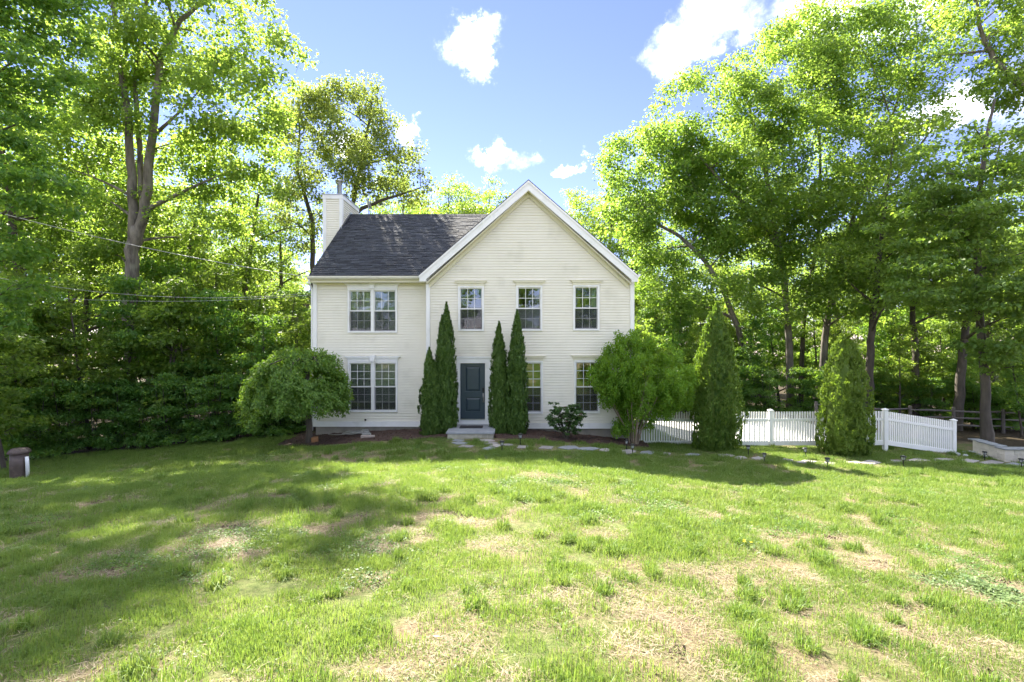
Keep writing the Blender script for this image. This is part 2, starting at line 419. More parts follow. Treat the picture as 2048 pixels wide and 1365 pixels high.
def groundmat():
    m, n, l = newmat('lawn_soil')
    out = n.new('ShaderNodeOutputMaterial'); p = n.new('ShaderNodeBsdfPrincipled'); p.inputs['Roughness'].default_value = .95
    p.inputs['Specular IOR Level'].default_value = .1
    l.new(p.outputs[0], out.inputs[0])
    tc = n.new('ShaderNodeTexCoord')
    def noise(s, d=6, r=.65):
        q = n.new('ShaderNodeTexNoise'); q.inputs['Scale'].default_value = s; q.inputs['Detail'].default_value = d; q.inputs['Roughness'].default_value = r
        l.new(tc.outputs['Object'], q.inputs['Vector']); return q
    straw = ramp(n, [(.30, (.05, .034, .022)), (.45, (.16, .12, .075)), (.62, (.28, .225, .14)), (.8, (.36, .30, .19))])
    l.new(noise(26, 8, .75).outputs[0], straw.inputs[0])
    green = ramp(n, [(.3, (.06, .085, .024)), (.7, (.17, .20, .065))]); l.new(noise(14).outputs[0], green.inputs[0])
    at = n.new('ShaderNodeAttribute'); at.attribute_name = 'lush'
    nm = n.new('ShaderNodeMath'); nm.operation = 'MULTIPLY_ADD'; nm.inputs[1].default_value = 2.2; nm.inputs[2].default_value = -1.1
    l.new(noise(11, 8, .75).outputs[0], nm.inputs[0])
    ad = n.new('ShaderNodeMath'); ad.operation = 'ADD'; ad.use_clamp = True; l.new(at.outputs['Fac'], ad.inputs[0]); l.new(nm.outputs[0], ad.inputs[1])
    m1 = n.new('ShaderNodeMix'); m1.data_type = 'RGBA'; l.new(ad.outputs[0], m1.inputs['Factor']); l.new(straw.outputs[0], m1.inputs['A']); l.new(green.outputs[0], m1.inputs['B'])
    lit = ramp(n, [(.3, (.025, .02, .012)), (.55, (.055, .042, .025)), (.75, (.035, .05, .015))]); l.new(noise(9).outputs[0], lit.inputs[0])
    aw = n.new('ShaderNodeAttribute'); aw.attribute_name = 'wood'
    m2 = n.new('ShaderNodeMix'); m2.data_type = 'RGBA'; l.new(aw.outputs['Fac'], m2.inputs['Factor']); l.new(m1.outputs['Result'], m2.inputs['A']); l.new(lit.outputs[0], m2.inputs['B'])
    l.new(m2.outputs['Result'], p.inputs['Base Color'])
    b = n.new('ShaderNodeBump'); b.inputs['Strength'].default_value = .9; b.inputs['Distance'].default_value = .04
    l.new(noise(45, 6, .7).outputs[0], b.inputs['Height']); l.new(b.outputs[0], p.inputs['Normal'])
    return m
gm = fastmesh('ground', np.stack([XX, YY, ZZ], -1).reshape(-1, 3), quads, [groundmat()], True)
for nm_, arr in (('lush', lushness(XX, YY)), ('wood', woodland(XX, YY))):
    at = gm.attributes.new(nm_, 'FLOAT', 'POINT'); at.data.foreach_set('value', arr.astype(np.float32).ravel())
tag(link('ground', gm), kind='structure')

# ------------------------------------------------------------------ the house
YL, YG, YR, YE = 18.4, 18.0, 22.55, 18.05      # left wall, gable wall, ridge, main eave
HX0, HXG, HX1 = (628 - 1024) / F * YL, (853.5 - 1024) / F * YG, (1267 - 1024) / F * YG
SB = -1.42                                      # underside of the siding
EZ, RZ = 4.13, 7.50
AX = (1057 - 1024) / F * 17.7
house = tag(empty('house', (0, 0, 0)), 'two-storey cream clapboard house with dark roof, front gable and blue door', 'house')
def rects_minus(x0, x1, z0, z1, holes):
    xs = sorted({x0, x1, *[min(max(h[k], x0), x1) for h in holes for k in (0, 1)]})
    zs = sorted({z0, z1, *[min(max(h[k], z0), z1) for h in holes for k in (2, 3)]})
    for a, b in zip(xs, xs[1:]):
        for c, d in zip(zs, zs[1:]):
            mx, mz = (a + b) / 2, (c + d) / 2
            if b - a > 1e-5 and d - c > 1e-5 and not any(h[0] < mx < h[1] and h[2] < mz < h[3] for h in holes): yield a, b, c, d
def wr(x0, x1, y0, y1, Y):                      # pixel rectangle -> metres on a wall plane
    return ((x0 - 1024) / F * Y, (x1 - 1024) / F * Y, CZ + (682.5 - y1) / F * Y, CZ + (682.5 - y0) / F * Y)
# windows: outer casing rect, wall, units, rows per sash, header top, inside
WINS = [
    (wr(696, 795, 578, 666, YL), YL, 2, 2, 1, 'blind'),
    (wr(696.5, 795.5, 723, 824.5, YL), YL, 2, 3, 1, 'blind_part'),
    (wr(916.5, 968, 573, 662.8, YG), YG, 1, 2, 0, 'dark'),
    (wr(1032, 1084.5, 572, 662.3, YG), YG, 1, 2, 0, 'half'),
    (wr(1146, 1198.5, 571, 661.8, YG), YG, 1, 2, 0, 'curtain'),
    (wr(1032.5, 1085.7, 722, 827.4, YG), YG, 1, 3, 0, 'yellow'),
    (wr(1148, 1199.8, 721, 826.8, YG), YG, 1, 3, 0, 'yellow_half')]
DOOR = wr(920.5, 970.3, 726.8, 838.4, YG)
DTRIM = (DOOR[0] - .125, DOOR[1] + .215, SB, DOOR[3] + .19)
holesL = [w[0] for w in WINS if w[1] == YL]; holesG = [w[0] for w in WINS if w[1] == YG]
def hpad(h): return (h[0] - .001, h[1] + .001, h[2] - .001, h[3] + .001)
def wallmesh(name, x0, x1, Y, z1, holes):
    mb = MB()
    for a, b, c, d in rects_minus(x0, x1, SB, z1, holes): mb.box(a, b, Y, Y + .12, c, d)
    return mb
wl_ = wallmesh('front_wall', HX0 + .02, HXG + .05, YL, EZ - .1, holesL).build('front_wall', siding_m, house)
gmb = wallmesh('gable_wall', HXG, HX1, YG, EZ, holesG + [DTRIM])
gmb.prism([(HXG, EZ), (HX1, EZ), (AX, RZ - .12)], 'y', YG, YG + .12)
wg_ = gmb.build('gable_wall', siding_m, house)
MB().box(HXG, HXG + .1, YG + .121, YL + .3, SB, EZ).build('return_wall', siding_m, house)
sw = MB()
sw.box(HX0, HX0 + .12, YL, 26.7, SB, EZ); sw.prism([(YL, EZ), (26.7, EZ), (YR, RZ - .1)], 'x', HX0, HX0 + .12)
sw.build('left_side_wall', siding_m, house)
sw = MB(); sw.box(HX1 - .12, HX1, YG + .121, 26.7, SB, EZ)
sw.build('right_side_wall', siding_m, house)
MB().box(HX0 + .12, HX1 - .12, 26.58, 26.7, SB, EZ).prism([(AX - .4, EZ), (HX1, EZ), (AX, RZ - .1)], 'y', 26.58, 26.7).build('rear_wall', siding_m, house)
# clapboards, one object for each course
EXP = .098
SKZ = SB + .19
def course(wall, x0, x1, Y, z, h, holes, proud=.030):
    segs = [(x0, x1)]
    for H in holes:
        if H[2] < z + h * .5 < H[3] or (H[2] < z + .01 and H[3] > z + .01 and False):
            ns = []
            for a, b in segs:
                if H[1] <= a or H[0] >= b: ns.append((a, b))
                else:
                    if H[0] > a: ns.append((a, H[0]))
                    if H[1] < b: ns.append((H[1], b))
            segs = ns
    for a, b in segs:
        if b - a > .01:
            MB().prism([(Y - proud, z), (Y - .001, z), (Y - .001, z + h), (Y - .003, z + h), (Y - proud, z + .012)], 'x', a, b).build('siding_board', siding_m, wall)
z = SKZ
while z < EZ - .19:
    course(wl_, HX0 + .12, HXG - .02, YL, z, min(EXP, EZ - .1 - z), holesL)
    z += EXP
z = SKZ
GS = (RZ - 4.15) / (AX - (840 - 1024) / F * 17.7)
while z < RZ - .35:
    if z < 4.05: a, b = HXG + .125, HX1 - .125
    else: half = (RZ - .1 - z - EXP) / GS; a, b = max(AX - half, HXG + .125), min(AX + half, HX1 - .125)
    if b - a > .1: course(wg_, a, b, YG, z, EXP, holesG + [DTRIM])
    z += EXP
for (a, b, Y, par) in ((HX0 + .12, HXG - .02, YL, wl_), (HXG + .125, DTRIM[0], YG, wg_), (DTRIM[1], HX1 - .125, YG, wg_)):
    MB().box(a, b, Y - .045, Y - .001, SB - .01, SKZ - .006).build('skirt_board', white_m, par)
# corner boards
MB().box(HX0 - .02, HX0 + .12, YL - .055, YL + .12, SB - .005, EZ - .14).build('corner_board', white_m, house, bevel=.004)
MB().box(HXG - .02, HXG + .125, YG - .055, YG + .1, SB - .005, EZ - .02).build('corner_board', white_m, house, bevel=.004)
MB().box(HX1 - .125, HX1 + .02, YG - .055, YG + .12, SB - .005, EZ - .02).build('corner_board', white_m, house, bevel=.004)
# foundation
f = MB(); f.box(HX0 + .05, HXG + .05, YL + .04, 26.6, -3.6, SB - .001); f.box(HXG + .05, HX1 - .05, YG + .04, YL + .3, -3.6, SB - .001)
f.box(HXG + .051, HX1 - .05, YL + .301, 26.6, -3.6, SB - .001)
f.build('foundation', found_m, house)
# floors that close the house off inside
MB().box(HX0 + .13, HX1 - .13, YL + 2.6, 26.5, SB + .01, EZ - .02).build('inner_core', room_m, house)
MB().box(HX0 + .13, HX1 - .13, YL + .32, YL + 2.59, 1.28, 1.40).build('upper_floor', room_m, house)
MB().box(HX0 + .13, HX1 - .13, YL + .32, YL + 2.59, EZ - .06, EZ - .03).build('ceiling_board', room_m, house)
MB().box(1.55, 1.65, YL + .32, YL + 2.59, SB + .01, 1.27).build('partition', ybacking_m, house)
yb = MB(); yb.box(-.35, HX1 - .2, YL + 2.50, YL + 2.58, SB + .02, 1.27); yb.box(-.45, -.36, YL + .32, YL + 2.58, SB + .02, 1.27)
yb.build('yellow_backing_panel', ybacking_m, house)  # yellow surfaces added to tint the lower right windows

pane_cache = {}
def window(rect, Y, units, rows, keystone, inside, wallobj):
    x0, x1, z0, z1 = rect
    fr = MB(); c = .062
    # casing: jambs, head, sill and the mullion between two units
    fr.box(x0, x0 + c, Y - .060, Y + .10, z0, z1); fr.box(x1 - c, x1, Y - .060, Y + .10, z0, z1)
    fr.box(x0 + c, x1 - c, Y - .060, Y + .10, z1 - c, z1); fr.box(x0 + c, x1 - c, Y - .066, Y + .10, z0, z0 + .055)
    xm = (x0 + x1) / 2
    if units == 2: fr.box(xm - .055, xm + .055, Y - .058, Y + .10, z0 + .055, z1 - c)
    win = fr.build('window', white_m, house, bevel=.004)
    hd = MB(); hx = .075
    hz = z1 + .001
    hd.box(x0 - .01, x1 + .01, Y - .066, Y - .002, hz, hz + .105)
    hd.prism([(x0 - .03, hz + .106), (x1 + .03, hz + .106), (x1 + hx + .02, hz + .165), (x0 - hx - .02, hz + .165)], 'y', Y - .10, Y - .002)
    hd.box(x0 - hx - .035, x1 + hx + .035, Y - .115, Y - .002, hz + .166, hz + .19)
    hd.build('header', cream_m if not keystone else white_m, win, bevel=.003)
    if keystone:
        MB().prism([(xm - .065, hz - .012), (xm + .065, hz - .012), (xm + .115, hz + .21), (xm - .115, hz + .21)], 'y', Y - .135, Y - .003).build('keystone', white_m, win, bevel=.006)
    spans = [(x0 + c, xm - .055), (xm + .055, x1 - c)] if units == 2 else [(x0 + c, x1 - c)]
    zb, zt = z0 + .055, z1 - c
    zm = (zb + zt) / 2
    for (a, b) in spans:
        for (s0, s1, yy, k) in ((zb, zm + .02, Y + .035, 0), (zm - .02, zt, Y - .005, 1)):
            sm = MB(); e = .032
            sm.box(a + .001, a + e, yy, yy + .035, s0, s1); sm.box(b - e, b - .001, yy, yy + .035, s0, s1)
            sm.box(a + e, b - e, yy, yy + .035, s0 + .001, s0 + e + .008); sm.box(a + e, b - e, yy, yy + .035, s1 - e - .006, s1 - .001)
            ga, gb, gc, gd = a + e, b - e, s0 + e + .008, s1 - e - .006
            cw, rh = (gb - ga) / 3, (gd - gc) / rows
            for i in range(1, 3): sm.box(ga + cw * i - .009, ga + cw * i + .009, yy + .006, yy + .024, gc, gd)
            for j in range(1, rows): sm.box(ga, gb, yy + .008, yy + .022, gc + rh * j - .009, gc + rh * j + .009)
            sash = sm.build('sash', white_m, win)
            tl = (RN.uniform(-.012, .012), RN.uniform(-.010, .010))
            key = (round(cw, 3), round(rh, 3))
            if key not in pane_cache:
                pane_cache[key] = MB().box(-cw / 2 + .010, cw / 2 - .010, -.002, .002, -rh / 2 + .010, rh / 2 - .010).mesh('pane', glass_m)
            for i in range(3):
                for j in range(rows):
                    pn = link('pane', pane_cache[key], sash)
                    pn.location = (ga + cw * (i + .5), yy + .015, gc + rh * (j + .5))
                    pn.rotation_euler = (tl[0] + RN.uniform(-.002, .002), 0, tl[1] + RN.uniform(-.002, .002))
    for (a, b) in spans:
        MB().box(a + .012, b - .012, Y + .012, Y + .014, zb + .01, zm - .025).build('insect_screen', screen_m, win)
    def slats(zlo, zhi, name='blind'):
        bm_ = MB(); zz = zlo
        while zz < zhi:
            bm_.box(x0 + c, x1 - c, Y + .12, Y + .124, zz, zz + .046); zz += .05
        bm_.build(name, blind_m, win)
    if inside == 'blind': slats(zb, zt)
    elif inside == 'blind_part': slats(zb + .28, zt)
    elif inside == 'half': slats(zb, zm)
    elif inside in ('curtain',):
        cm = MB()
        for i in range(7): cm.tube([(x1 - c - .02 - .035 * i, Y + .16 + .012 * (i % 2), zt), (x1 - c - .01 - .028 * i, Y + .17, zb)], .022, 6)
        cm.build('curtain', curtain_m, win)
    return win
RN = random.Random(11)
for wdef in WINS: window(*wdef, house)

# the door with its white surround
dx0, dx1, dz0, dz1 = DOOR
ds = MB()
ds.box(DTRIM[0], dx0, YG - .055, YG + .12, SB + .03, dz1); ds.box(dx1, DTRIM[1], YG - .055, YG + .12, SB + .03, dz1)
ds.box(DTRIM[0], DTRIM[1], YG - .055, YG + .12, dz1, DTRIM[3]); ds.box(dx0, dx1, YG - .03, YG + .12, SB + .03, dz0)
ds.build('door_surround', white_m, house, bevel=.005)
hdz = DTRIM[3]
MB().box(DTRIM[0] - .03, DTRIM[1] + .03, YG - .09, YG - .042, hdz + .001, hdz + .05).build('door_header', white_m, house, bevel=.004)
px2 = lambda p: (p - 1024) / F * YG
pz2 = lambda p: CZ + (682.5 - p) / F * YG
door = MB().box(dx0 + .006, dx1 - .006, YG + .045, YG + .07, dz0 + .004, dz1 - .006).build('door', door_m, house)
PANELS = [(px2(930.2), px2(961.4), pz2(783.6), pz2(733.2)), (px2(930.6), px2(962.2), pz2(823.6), pz2(795.2))]
fr_ = MB()
for a, b, c, d in rects_minus(dx0 + .006, dx1 - .006, dz0 + .004, dz1 - .006, PANELS): fr_.box(a, b, YG + .0145, YG + .0449, c, d)
fr_.build('stile_and_rail', door_m, door)
for (a, b, bt, t) in PANELS:
    rp = MB(); q = .075
    rp.add([(a + .03, YG + .0448, bt + .03), (b - .03, YG + .0448, bt + .03), (b - .03, YG + .0448, t - .03), (a + .03, YG + .0448, t - .03), (a + q, YG + .020, bt + q), (b - q, YG + .020, bt + q), (b - q, YG + .020, t - q), (a + q, YG + .020, t - q)],
           [(4, 5, 6, 7), (0, 1, 5, 4), (1, 2, 6, 5), (2, 3, 7, 6), (3, 0, 4, 7)])
    rp.build('raised_panel', door_m, door)
MB().box(px2(964.6), px2(968.6), YG - .012, YG + .0145, pz2(784), pz2(775.6)).build('lock_plate', black_m, door, bevel=.003)
hp = MB()
hp.box(px2(965.4), px2(967.9), YG - .004, YG + .0145, pz2(805), pz2(787))
hp.tube([(px2(966.6), YG - .005, pz2(788.5)), (px2(966.6), YG - .055, pz2(790)), (px2(966.6), YG - .06, pz2(796)), (px2(966.6), YG - .04, pz2(802)), (px2(966.6), YG - .005, pz2(804))], .011, 8)
hp.build('handle', silver_m, door, True)
MB().box(dx0 + .01, dx1 - .01, YG - .06, YG + .014, dz0 - .022, dz0 + .002).build('threshold', silver_m, door)

# roof: main slope, rear slope, gable slopes
SL = (RZ - EZ) / (YR - YE)
roof = MB()
RX0, RX1 = HX0 - .04, AX
n_ = Vector((0, -SL, 1)).normalized()
th = .10
roof.add([(RX0, YE, EZ), (RX1, YE + .8, EZ + .8 * SL), (RX1, YR, RZ), (RX0, YR, RZ), (RX0, YE, EZ - th), (RX1, YE + .8, EZ + .8 * SL - th), (RX1, YR, RZ - th), (RX0, YR, RZ - th)],
         [(0, 1, 2, 3), (7, 6, 5, 4), (0, 4, 5, 1), (1, 5, 6, 2), (3, 7, 4, 0)])
roof.add([(RX0, YR, RZ), (RX1, YR, RZ), (RX1, 27.05, EZ), (RX0, 27.05, EZ), (RX0, YR, RZ - th), (RX1, YR, RZ - th), (RX1, 27.05, EZ - th), (RX0, 27.05, EZ - th)],
         [(0, 1, 2, 3), (7, 6, 5, 4), (2, 6, 7, 3), (1, 5, 6, 2), (3, 7, 4, 0)])
GY0 = 17.66
GXL, GXR = (839 - 1024) / F * 17.7, (1276 - 1024) / F * 17.7
GEL, GER = RZ - GS * (AX - GXL), RZ - GS * (GXR - AX)
for (xe, ze, YB_) in ((GXL, GEL, YR), (GXR, GER, 27.05)):
    roof.add([(xe, GY0, ze), (AX, GY0, RZ + .02), (AX, YB_, RZ + .02), (xe, YB_, ze), (xe, GY0, ze - .05), (AX, GY0, RZ - .03), (AX, YB_, RZ - .03), (xe, YB_, ze - .05)],
             [(0, 1, 2, 3), (7, 6, 5, 4), (0, 4, 5, 1), (0, 3, 7, 4)])
roof_o = roof.build('roof', roofdeck_m, house)
# shingles on the slope that faces the camera
ew, ex = .32, .148
hyp = math.hypot(YR - YE, RZ - EZ)
ncr = int(hyp / ex)
sh_me = MB().add([(-.5, 0, 0), (.5, 0, 0), (.5, ex * 1.5, 0), (-.5, ex * 1.5, 0), (-.5, 0, .014), (.5, 0, .014), (.5, ex * 1.5, .002), (-.5, ex * 1.5, .002)],
                 [(0, 3, 2, 1), (4, 5, 6, 7), (0, 1, 5, 4), (1, 2, 6, 5), (2, 3, 7, 6), (3, 0, 4, 7)]).mesh('shingle', shingle_m)
pit = math.atan(SL)
placed = []
for r_ in range(ncr):
    d = r_ * ex
    y, zz = YE + d * math.cos(pit), EZ + d * math.sin(pit)
    xv = min(AX - (RZ - zz) / GS, AX) + .1
    x = RX0 - .02
    first = True
    while x < xv:
        w_ = RN.uniform(.16, .42)
        if first: w_ *= .6; first = False
        a, b = x, min(x + w_, xv)
        if b - a > .03: placed.append((a, b, y, zz, r_))
        x += w_
placed.sort(key=lambda t: (t[4], t[0]))
big = MB()
for k, (a, b, y, zz, r_) in enumerate(placed):
    lift = RN.choice([.002, .002, .006, .011])
    M = Matrix.Translation((0.5 * (a + b), y - lift * math.sin(pit), zz + lift * math.cos(pit))) @ Matrix.Rotation(pit, 4, 'X') @ Matrix.Diagonal(((b - a) - .004, 1, 1, 1))
    if k < 298:
        s_ = link('shingle', sh_me, roof_o); s_.matrix_local = M
    else:
        big.add([M @ v.co for v in sh_me.vertices], [tuple(p.vertices) for p in sh_me.polygons])
tag(big.build('shingle_field', shingle_m, roof_o), kind='stuff')
rc = MB(); x = RX0
while x < AX - .1:
    rc.prism([(YR - .15, RZ - .115 + .012), (YR, RZ + .012), (YR + .15, RZ - .115 + .012), (YR + .15, RZ - .115 + .03), (YR, RZ + .035), (YR - .15, RZ - .115 + .03)], 'x', x, x + .30); x += .305
rc.build('ridge_cap', shingle_m, roof_o)
# eave: fascia, soffit, gutter, downspout
gx1 = (846 - 1024) / F * 18.0
MB().box(RX0, gx1 + .08, YE + .02, YE + .045, EZ - .24, EZ - .012).build('fascia', cream_m, house)
MB().box(RX0, HXG - .022, YE + .046, YL - .001, EZ - .24, EZ - .225).build('soffit', cream_m, house)
MB().box(HX0 + .121, HXG - .022, YL - .060, YL - .041, EZ - .32, EZ - .241).build('frieze_board', cream_m, house)
gu = MB()
gu.prism([(YE + .018, EZ - .13), (YE - .06, EZ - .13), (YE - .10, EZ - .07), (YE - .10, EZ - .02), (YE - .115, EZ - .02), (YE - .115, EZ - .08), (YE - .07, EZ - .145), (YE + .018, EZ - .145)], 'x', RX0 - .03, gx1)
gu.box(RX0 - .034, RX0 - .026, YE - .115, YE + .018, EZ - .145, EZ - .02); gu.box(gx1 - .004, gx1 + .004, YE - .115, YE + .018, EZ - .145, EZ - .02)
gu.build('gutter', gutter_m, house)
MB().tube([(RX0 + .02, YE - .05, EZ - .14), (RX0 - .0, YE - .03, EZ - .26), (HX0 - .075, YL - .03, EZ - .42), (HX0 - .075, YL + .0, EZ - .6), (HX0 - .075, YL, SB - .15), (HX0 - .09, YL - .15, SB - .3)], .036, 6).build('downspout', white_m, house)
gg = MB()
gg.prism([(GXR, GER + .02), (GXR + .09, GER + .02), (GXR + .075, GER - .06), (GXR + .01, GER - .10), (GXR, GER - .1)], 'y', GY0 + .02, YR)
gg.build('gable_gutter', white_m, house)
# gable rake boards with the scalloped band below them
def rake(side):
    xe, ze = (GXL, GEL) if side < 0 else (GXR, GER)
    w = .33; s_ = 1 if side < 0 else -1
    p = [(xe, ze - .055), (AX, RZ - .032), (AX, RZ - .032 - w), (xe + s_ * .0 + s_ * .115, ze - .055 - .20 + .115 * 0), (xe, ze - .055 - .20)]
    p = [(xe, ze - .052), (AX, RZ - .033), (AX, RZ - .033 - w), (xe + s_ * .235, ze - .052 - w + .235 * GS), (xe + s_ * .235, ze - .255), (xe, ze - .255)]
    mb = MB().prism(p, 'y', GY0 + .012, GY0 + .05)
    fb = mb.build('rake_board', white_m, house)
    tr = MB().prism([(xe - s_ * .015, ze - .05), (AX, RZ - .02), (AX, RZ - .10), (xe - s_ * .015, ze - .13)], 'y', GY0 - .012, GY0 + .0115)
    tr.build('rake_trim', white_m, fb)
    MB().prism([(xe + s_ * .236, ze - .30), (AX, RZ - .033 - w + .005), (AX, RZ - .033 - w - .02), (xe + s_ * .236, ze - .325)], 'y', GY0 + .0501, YG - .001).build('rake_soffit', cream_m, house)
    band = MB().prism([(xe + s_ * .30, ze - .30), (AX, RZ - .36), (AX, RZ - .52), (xe + s_ * .30, ze - .46)], 'y', YG - .070, YG - .041).build('scalloped_band', cream_m, fb)
    L = math.hypot(AX - xe, RZ - ze); n = int(L / .105)
    dm = MB().prism([(-.040, -.05), (.040, -.05), (.040, .02), (.028, .044), (0, .055), (-.028, .044), (-.040, .02)], 'y', 0, .018).mesh('scallop', cream_m)
    ang = math.atan2(RZ - ze, AX - xe)
    for k in range(3, n):
        t = (k + .5) / n
        o = link('scallop', dm, band)
        x = xe + (AX - xe) * t; zc = ze + (RZ - ze) * t - .475
        o.matrix_local = Matrix.Translation((x, YG - .089, zc)) @ Matrix.Rotation(-(ang if side < 0 else ang - PI), 4, 'Y') @ Matrix.Rotation(PI, 4, 'Y')
rake(-1); rake(1)
# chimney chase on the left end
cxr, cxl, cy0, cy1 = HX0 - .01, HX0 - .79, 21.45, 23.65
CTOP = CZ + (682.5 - 389) / F * 21.42
chim = MB().box(cxl, cxr, cy0, cy1, -3.4, CTOP - .02).build('chimney', siding_m, house)
z = -2.0
while z < CTOP - .20:
    if z > 2: MB().prism([(cy0 - .028, z), (cy0 - .001, z), (cy0 - .001, z + EXP), (cy0 - .003, z + EXP), (cy0 - .028, z + .008)], 'x', cxl + .10, cxr - .10).build('siding_board', siding_m, chim)
    if z > EZ + 1.2:
        MB().prism([(cxr + .028, z), (cxr + .001, z), (cxr + .001, z + EXP), (cxr + .003, z + EXP), (cxr + .028, z + .008)], 'y', cy0 + .1, cy1 - .1).build('siding_board', siding_m, chim)
    z += EXP
for (a, b, c, d) in ((cxl - .035, cxl + .10, cy0 - .035, cy0 + .1), (cxr - .10, cxr + .035, cy0 - .035, cy0 + .1), (cxr - .1, cxr + .035, cy1 - .1, cy1 + .035)):
    MB().box(a, b, c, d, -2.0, CTOP - .2).build('corner_board', white_m, chim)
MB().box(cxl - .05, cxr + .05, cy0 - .05, cy1 + .05, CTOP - .20, CTOP - .019).build('cap_trim', white_m, chim, bevel=.004)
MB().box(cxl - .075, cxr + .075, cy0 - .075, cy1 + .075, CTOP - .018, CTOP + .012).build('chase_cover', galv_m, chim)
fx, fy = (679 - 1024) / F * 22.3, 22.3
MB().lathe([(.10, 0), (.10, .72), (.115, .72), (.115, .76), (.10, .76), (.06, .80), (.06, .84), (.19, .84), (.19, .87), (.02, .93)], fx, fy, 16, CTOP).build('flue_pipe', galv_m, chim, True)
fx2, fy2 = (688.5 - 1024) / F * 23.1, 23.1
MB().lathe([(.12, 0), (.12, .32), (.14, .32), (.14, .47), (.10, .50), (.03, .52)], fx2, fy2, 14, CTOP).build('flue_cap', black_m, chim, True)
fl = MB().prism([(21.30, EZ + SL * (21.30 - YE) + .03), (23.0, EZ + SL * (23.0 - YE) + .03 if 23.0 < YR else RZ + .03), (22.55, RZ + .12), (21.30, EZ + SL * (21.30 - YE) + .12)], 'x', cxr + .021, cxr + .035)
fl.build('step_flashing', galv_m, chim)
# outside tap
fa = W(731.5, 840, YL)
t_ = MB(); t_.lathe([(.035, 0), (.035, .02), (.015, .025)], 0, 0, 10); t_.tube([(0, 0, .02), (0, 0, .07), (0, -.03, .10)], .012, 7); t_.tube([(-.03, .03, .05), (.03, .03, .05)], .008, 6)
to = t_.build('tap', black_m, house, True); to.location = (fa.x, YL - .022, fa.z); to.rotation_euler = (PI / 2, 0, 0)

# ------------------------------------------------------------------ entry step, mat
stx0, stx1, sty0, stz = (892 - 1024) / F * 16.35, (989 - 1024) / F * 16.35, 16.35, -1.265
step = tag(empty('entry_step', ((stx0 + stx1) / 2, sty0, tz(-.9, sty0))), 'stone-faced entry step with grey slab top below the blue door', 'step')
lx, ly, lz = step.location
MB().box(stx0 + .04 - lx, stx1 - .04 - lx, .05, YG - .03 - ly, -.5, stz - .07 - lz).build('base', stone_m, step)
MB().box(stx0 - lx, stx1 - lx, 0, YG - .045 - ly, stz - .065 - lz, stz - lz).build('slab', bluestone_m, step, bevel=.008)
x = stx0 + .045; k = 0
while x < stx1 - .05:
    w_ = min(RN.uniform(.17, .34), stx1 - .045 - x); zs = -.06
    cut = RN.choice([.10, .16, .3])
    for (a, b) in ((-.1, cut), (cut, .3)):
        b = min(b, stz - .072 - lz)
        if b - a > .03:
            j = RN.uniform(-.03, .03)
            MB().prism([(x + .006 - lx, a + .005), (x + w_ - .006 + j - lx, a + .005), (x + w_ - .006 - lx, b - .005), (x + .006 + j * .5 - lx, b - .005)], 'y', .02 + RN.uniform(0, .015), .06).build('facing_stone', stone_m, step)
    x += w_
dm = MB().box(-.40, .40, -.24, .24, 0, .012); 
for i in range(16): dm.box(-.39 + i * .05, -.365 + i * .05, -.23, .23, .0121, .018)
dmo = tag(dm.build('doormat', rubber_m), 'black rubber doormat on the slab at the front door', 'doormat')
dmo.location = ((944 - 1024) / F * 17.6, 17.35, stz + .001)

# ------------------------------------------------------------------ mulch beds
def bed(name, edge_px, yback, label_seed):
    pts = [G(px, py) for px, py in edge_px]
    xs = np.linspace(pts[0].x, pts[-1].x, int(abs(pts[-1].x - pts[0].x) / .07) + 2)
    ye = np.interp(xs, [p.x for p in pts], [p.y for p in pts])
    rows = 26; V = []
    for j in range(rows):
        t = j / (rows - 1)
        yb = np.array([yback(x) for x in xs]); yy = ye + (np.maximum(yb, ye + .02) - ye) * t
        hz = terrain(xs, yy) + .012 + .05 * min(1, t * 5) + (fbm(xs * 6, yy * 6, label_seed, 3) - .5) * .06 * min(1, t * 8) - (.05 if j == 0 else 0)
        V.append(np.stack([xs, yy, hz], -1))
    V = np.array(V); n = len(xs); ii = np.arange(rows * n).reshape(rows, n)
    Q = np.stack([ii[:-1, :-1], ii[:-1, 1:], ii[1:, 1:], ii[1:, :-1]], -1).reshape(-1, 4)
    o = tag(link(name, fastmesh(name, V.reshape(-1, 3), Q, [mulch_m], True)), kind='structure')
    rg = np.random.default_rng(label_seed); m = int(n * 22)
    a = rg.integers(0, n, m); b = rg.integers(1, rows, m)
    P = V[b, a] + rg.normal(0, .02, (m, 3)) * (1, 1, .15) + (0, 0, .012)
    return o, P
def yb_left(x): return YL + .03 if x > HX0 + .06 else 18.9 + .3 * math.sin(x * 3)
_, P1 = bed('mulch_bed', [(546, 896), (575, 895.5), (610, 894), (650, 891.5), (700, 887.5), (760, 883.5), (820, 880.5), (892, 878)], yb_left, 71)
_, P2 = bed('mulch_bed', [(989, 877.5), (1040, 879.5), (1085, 882), (1130, 884.5), (1180, 888), (1230, 891.5), (1280, 896.5), (1300, 897)], lambda x: YG + .03 if x < HX1 - .06 else 18.15, 72)
rg = np.random.default_rng(3)
PC = np.concatenate([P1, P2])
def flakes(P, smin, smax, rg, asp=.35):
    n = len(P); a = rg.uniform(0, 2 * PI, n); s = rg.uniform(smin, smax, n); tl = rg.normal(0, .35, (n, 2))
    d = np.stack([np.cos(a), np.sin(a), tl[:, 0]], -1) * s[:, None]; e = np.stack([-np.sin(a), np.cos(a), tl[:, 1]], -1) * (s * asp)[:, None]
    V = np.stack([P - d - e * .6, P + d * .8 - e, P + d + e * .7, P - d * .9 + e], 1).reshape(-1, 3)
    return V, np.arange(len(V)).reshape(-1, 4)
V, Q = flakes(PC, .012, .04, rg)
tag(link('mulch_chips', fastmesh('mulch_chips', V, Q, [chip_m])), 'dark brown bark chips covering the beds along the house', 'mulch', kind='stuff')

